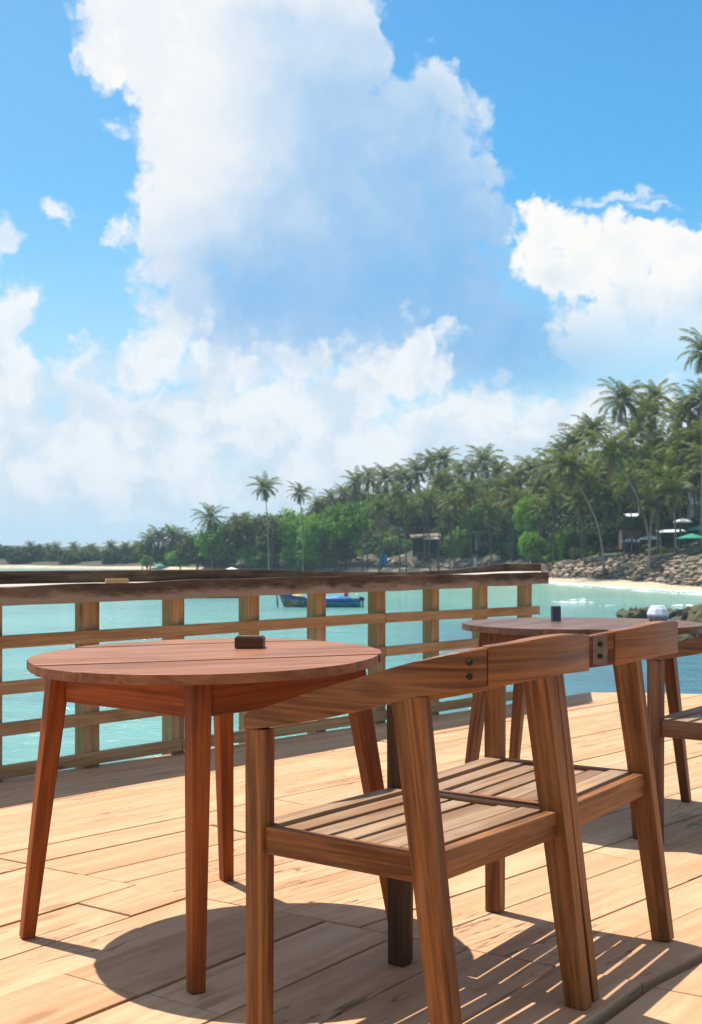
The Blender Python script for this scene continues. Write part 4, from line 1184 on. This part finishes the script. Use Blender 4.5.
# beach hut in the middle of the headland
u, Y = 426, 344; p = place(u, Y, gz(u, Y) - .2); z = EYE - (537 - YH) * Y / F - p.z
ht = empty('beach_hut', p); tag(ht, 'open beach hut with thatched roof and pale front awning, in the middle of the headland', 'hut')
m_ = MB(); bm = hexa([(-4.2, -1.6, z - .5), (4, -1.6, z + .1), (4, 3, z + .9), (-4.2, 3, z + .4), (-4.2, -1.6, z - .3), (4, -1.6, z + .3), (4, 3, z + 1.15), (-4.2, 3, z + .65)]); m_.add_bm(bm); m_.build('roof', M['thatch'], ht)
m_ = MB(); bm = hexa([(-.8, -3.6, z - .75), (3.6, -3.6, z - .75), (3.6, -1.65, z - .1), (-.8, -1.65, z - .1), (-.8, -3.6, z - .67), (3.6, -3.6, z - .67), (3.6, -1.65, z - .02), (-.8, -1.65, z - .02)]); m_.add_bm(bm); m_.build('awning', M['cream'], ht)
m_ = MB(); box(m_, (-3.6, 1.6, 0), (3.6, 1.8, z), .02); m_.build('wall', M['dark'], ht)
for sx in (-3.7, -.7, 3.5):
    m_ = MB(); beam(m_, (sx, -1.5, -1.5), (sx, -1.5, z - .3), (.14, .14)); m_.build('post', M['woodpost'], ht)
for sx in (-.7, 3.4): m_ = MB(); beam(m_, (sx, -3.5, -2), (sx, -3.5, z - .72), (.1, .1)); m_.build('post', M['woodpost'], ht)
m_ = MB(); box(m_, (-3.2, -1.3, .05), (3.0, -.9, 1.05), .03); m_.build('counter', M['woodpost'], ht)
for k, (u, Y) in enumerate([(415, 336), (421, 334), (432, 334), (438, 336)]):
    t = empty('stool', place(u, Y, gz(u, Y))); tag(t, 'small wooden stool in front of the beach hut', 'stool', 'stools before the hut')
    m_ = MB(); box(m_, (-.3, -.3, .62), (.3, .3, .70), .02); m_.build('seat', M['thatch'], t)
    for sx in (-.22, .22):
        for sy in (-.22, .22): m_ = MB(); beam(m_, (sx, sy, -.1), (sx, sy, .62), (.06, .06), bev=0); m_.build('leg', M['woodpost'], t)
# low dark building right of the hut
lb = empty('low_building', place(500, 322, gz(500, 322))); tag(lb, 'low grey building with dark openings under the palms, right of the hut', 'building')
m_ = MB(); box(m_, (-6, 0, -2), (5, 4, 2.6), .03); m_.build('wall', M['darkwall'], lb)
m_ = MB(); box(m_, (-6.5, -1, 2.6), (5.5, 4.5, 2.85), .03); m_.build('roof', M['thatch'], lb)
for k in range(3): m_ = MB(); box(m_, (-5 + k * 3.2, -.05, .3), (-3 + k * 3.2, .03, 2.0), .0); m_.build('opening', M['dark'], lb)
# blue sheet, pale marker post
p = place(383, 345, gz(383, 345)); m_ = MB(); bm = bmesh.new(); bmesh.ops.create_grid(bm, x_segments=8, y_segments=12, size=1)
for v in bm.verts:
    x, y = v.co.x, v.co.y; v.co = Vector((x * 1.1 + .15 * math.sin(y * 3), .25 * math.sin(x * 4 + y), (y + 1) * 1.75))
bmesh.ops.solidify(bm, geom=list(bm.faces), thickness=.05)
m_.add_bm(bm, smooth=True); tag(m_.build('hanging_sheet', M['bluetarp'], None, p), 'bright blue sheet hanging upright on the shore left of the hut', 'sheet')
p = place(475, 312, gz(475, 312)); m_ = MB(); box(m_, (-.35, -.12, 0), (.35, .12, 1.9), .05); box(m_, (-.22, -.1, 1.9), (.22, .1, 2.3), .05)
tag(m_.build('marker_post', M['whitewall'], None, p), 'short white post on the dark shore right of the hut', 'post')

# ---------------------------------------------------------------- moored boats
def hull(mb, L, B, D, lo, hi, n=22, m=9, mi=0, th=.05):
    """loft from bow (-x) to stern (+x); girth parameter lo..hi (0 keel, 1 sheer)"""
    def pt(i, g, s):
        t = i / n; w = B / 2 * (math.sin(min(1, t * 1.55 + .02) * math.pi / 2) ** .8) * (1 - .22 * max(0, t - .7) / .3)
        sheer = D * (1 + .85 * (1 - t) ** 3 + .12 * t ** 3); keel = .35 * max(0, (.18 - t) / .18) ** 2 * D
        z = keel + (sheer - keel) * g
        x = -L / 2 + L * t - (1 - t) ** 2 * g * L * .07
        return Vector((x, s * w * (g ** .42 if g > 0 else 0), z))
    for s in (-1, 1):
        vs = []; fs = []
        for i in range(n + 1):
            for k in range(m + 1): vs.append(pt(i, lo + (hi - lo) * k / m, s))
        for i in range(n):
            for k in range(m):
                q = (i * (m + 1) + k, (i + 1) * (m + 1) + k, (i + 1) * (m + 1) + k + 1, i * (m + 1) + k + 1)
                fs.append(q if s < 0 else q[::-1])
        mb.add(vs, fs, mi=mi, smooth=True)
    vs = [pt(n, lo + (hi - lo) * k / m, -1) for k in range(m + 1)] + [pt(n, lo + (hi - lo) * k / m, 1) for k in range(m + 1)][::-1]
    mb.add(vs, [tuple(range(len(vs)))], mi=mi)
    return pt
def boat(loc, rz, label, main, band, full=True, L=8.4):
    t = empty('fishing_boat', loc, rz); tag(t, label, 'boat', 'moored boats')
    B, D = 2.1, 1.05
    m_ = MB(); pt = hull(m_, L, B, D, 0, .74); m_.build('hull', main, t)
    m_ = MB(); hull(m_, L, B * 1.03, D, .735, 1.0); m_.build('gunwale', band, t)
    m_ = MB(); n = 22; vs = []; fs = []
    for i in range(1, n): vs += [pt(i, .82, -1) * 1, pt(i, .82, 1) * 1]
    for i in range(n - 2): fs.append((2 * i, 2 * i + 2, 2 * i + 3, 2 * i + 1))
    m_.add(vs, fs); m_.build('deck_boards', M['hull_brown'], t)
    m_ = MB(); a = pt(0, 1, 1); beam(m_, (a.x - .05, 0, .3), (a.x - .25, 0, a.z + .45), (.12, .10), (.10, .08)); m_.build('stem_post', band, t)
    if full:
        m_ = MB(); bm = bmesh.new(); bmesh.ops.create_uvsphere(bm, u_segments=18, v_segments=10, radius=1)
        for v in bm.verts: v.co = Vector((v.co.x * 1.9 + 1.4, v.co.y * .82, max(v.co.z, -.2) * .42 + 1.1 + .06 * math.sin(v.co.x * 9)))
        m_.add_bm(bm, smooth=True); m_.build('tarpaulin', M['bluetarp'], t)
        m_ = MB(); bm = bmesh.new(); bmesh.ops.create_uvsphere(bm, u_segments=16, v_segments=8, radius=1)
        for v in bm.verts: v.co = Vector((v.co.x * .95 - .9, v.co.y * .7, max(v.co.z, -.2) * .42 + 1.12 + .05 * math.sin(v.co.y * 8)))
        m_.add_bm(bm, smooth=True); m_.build('white_cover', M['white'], t)
        m_ = MB(); bm = bmesh.new(); bmesh.ops.create_icosphere(bm, subdivisions=3, radius=1)
        for v in bm.verts: v.co = Vector((v.co.x * .7 - 2.7, v.co.y * .5, v.co.z * .3 + 1.35)) + v.co * mnoise.noise(v.co * 3) * .15
        m_.add_bm(bm, smooth=True); m_.build('net_heap', M['yellow'], t)
        m_ = MB(); lathe(m_, [(.2, 0), (.24, .1), (.24, .42), (.12, .5)], 12, 0, (2.6, .1, 1.42)); m_.build('fuel_can', M['red'], t)
        m_ = MB(); tube(m_, [(-4.75, -.2, -.6), (-4.75, -.2, 1.9)], [.04, .035], 8); m_.build('mooring_pole', M['woodpost'], t)
        e = MB(); bm = hexa([(4.0, -.2, .95), (4.65, -.2, 1.0), (4.65, .2, 1.0), (4.0, .2, .95), (4.02, -.17, 1.42), (4.5, -.17, 1.38), (4.5, .17, 1.38), (4.02, .17, 1.42)]); bevel_bm(bm, .06, 2); e.add_bm(bm); en = e.build('outboard_motor', M['black'], t)
        e = MB(); beam(e, (4.45, 0, -.3), (4.4, 0, .98), (.28, .1), (.2, .14)); e.build('motor_leg', M['polemetal'], en)
        e = MB(); tube(e, [(4.02, 0, 1.15), (3.3, .1, 1.3)], [.03, .03], 6); e.build('tiller', M['black'], en)
b1 = place(322, 135, WATER - .28)
boat(b1, rad(-4), 'small blue and teal fishing boat with outboard motor moored beyond the railing', M['hull_patched'], M['hull_blue'])
b2 = place(217, 162, WATER - .25)
boat(b2, rad(6), 'second moored boat with dark hull, almost hidden behind the railing counter', M['hull_brown'], M['black'], False, 8.0)

# ---------------------------------------------------------------- air
hm = bpy.data.materials.new('sea_haze'); hm.use_nodes = True; ht_ = hm.node_tree; ht_.nodes.clear()
ho = ht_.nodes.new('ShaderNodeOutputMaterial'); pv = ht_.nodes.new('ShaderNodeVolumePrincipled')
pv.inputs['Color'].default_value = (.62, .82, 1.0, 1); pv.inputs['Density'].default_value = HAZE
ht_.links.new(pv.outputs[0], ho.inputs['Volume'])
m_ = MB(); bm = hexa([(-2700, -350, -10.5), (2700, -350, -10.5), (2700, 2500, -10.5), (-2700, 2500, -10.5), (-2700, -350, 52), (2700, -350, 52), (2700, 2500, 52), (-2700, 2500, 52)]); m_.add_bm(bm)
tag(m_.build('haze', hm), kind='stuff')
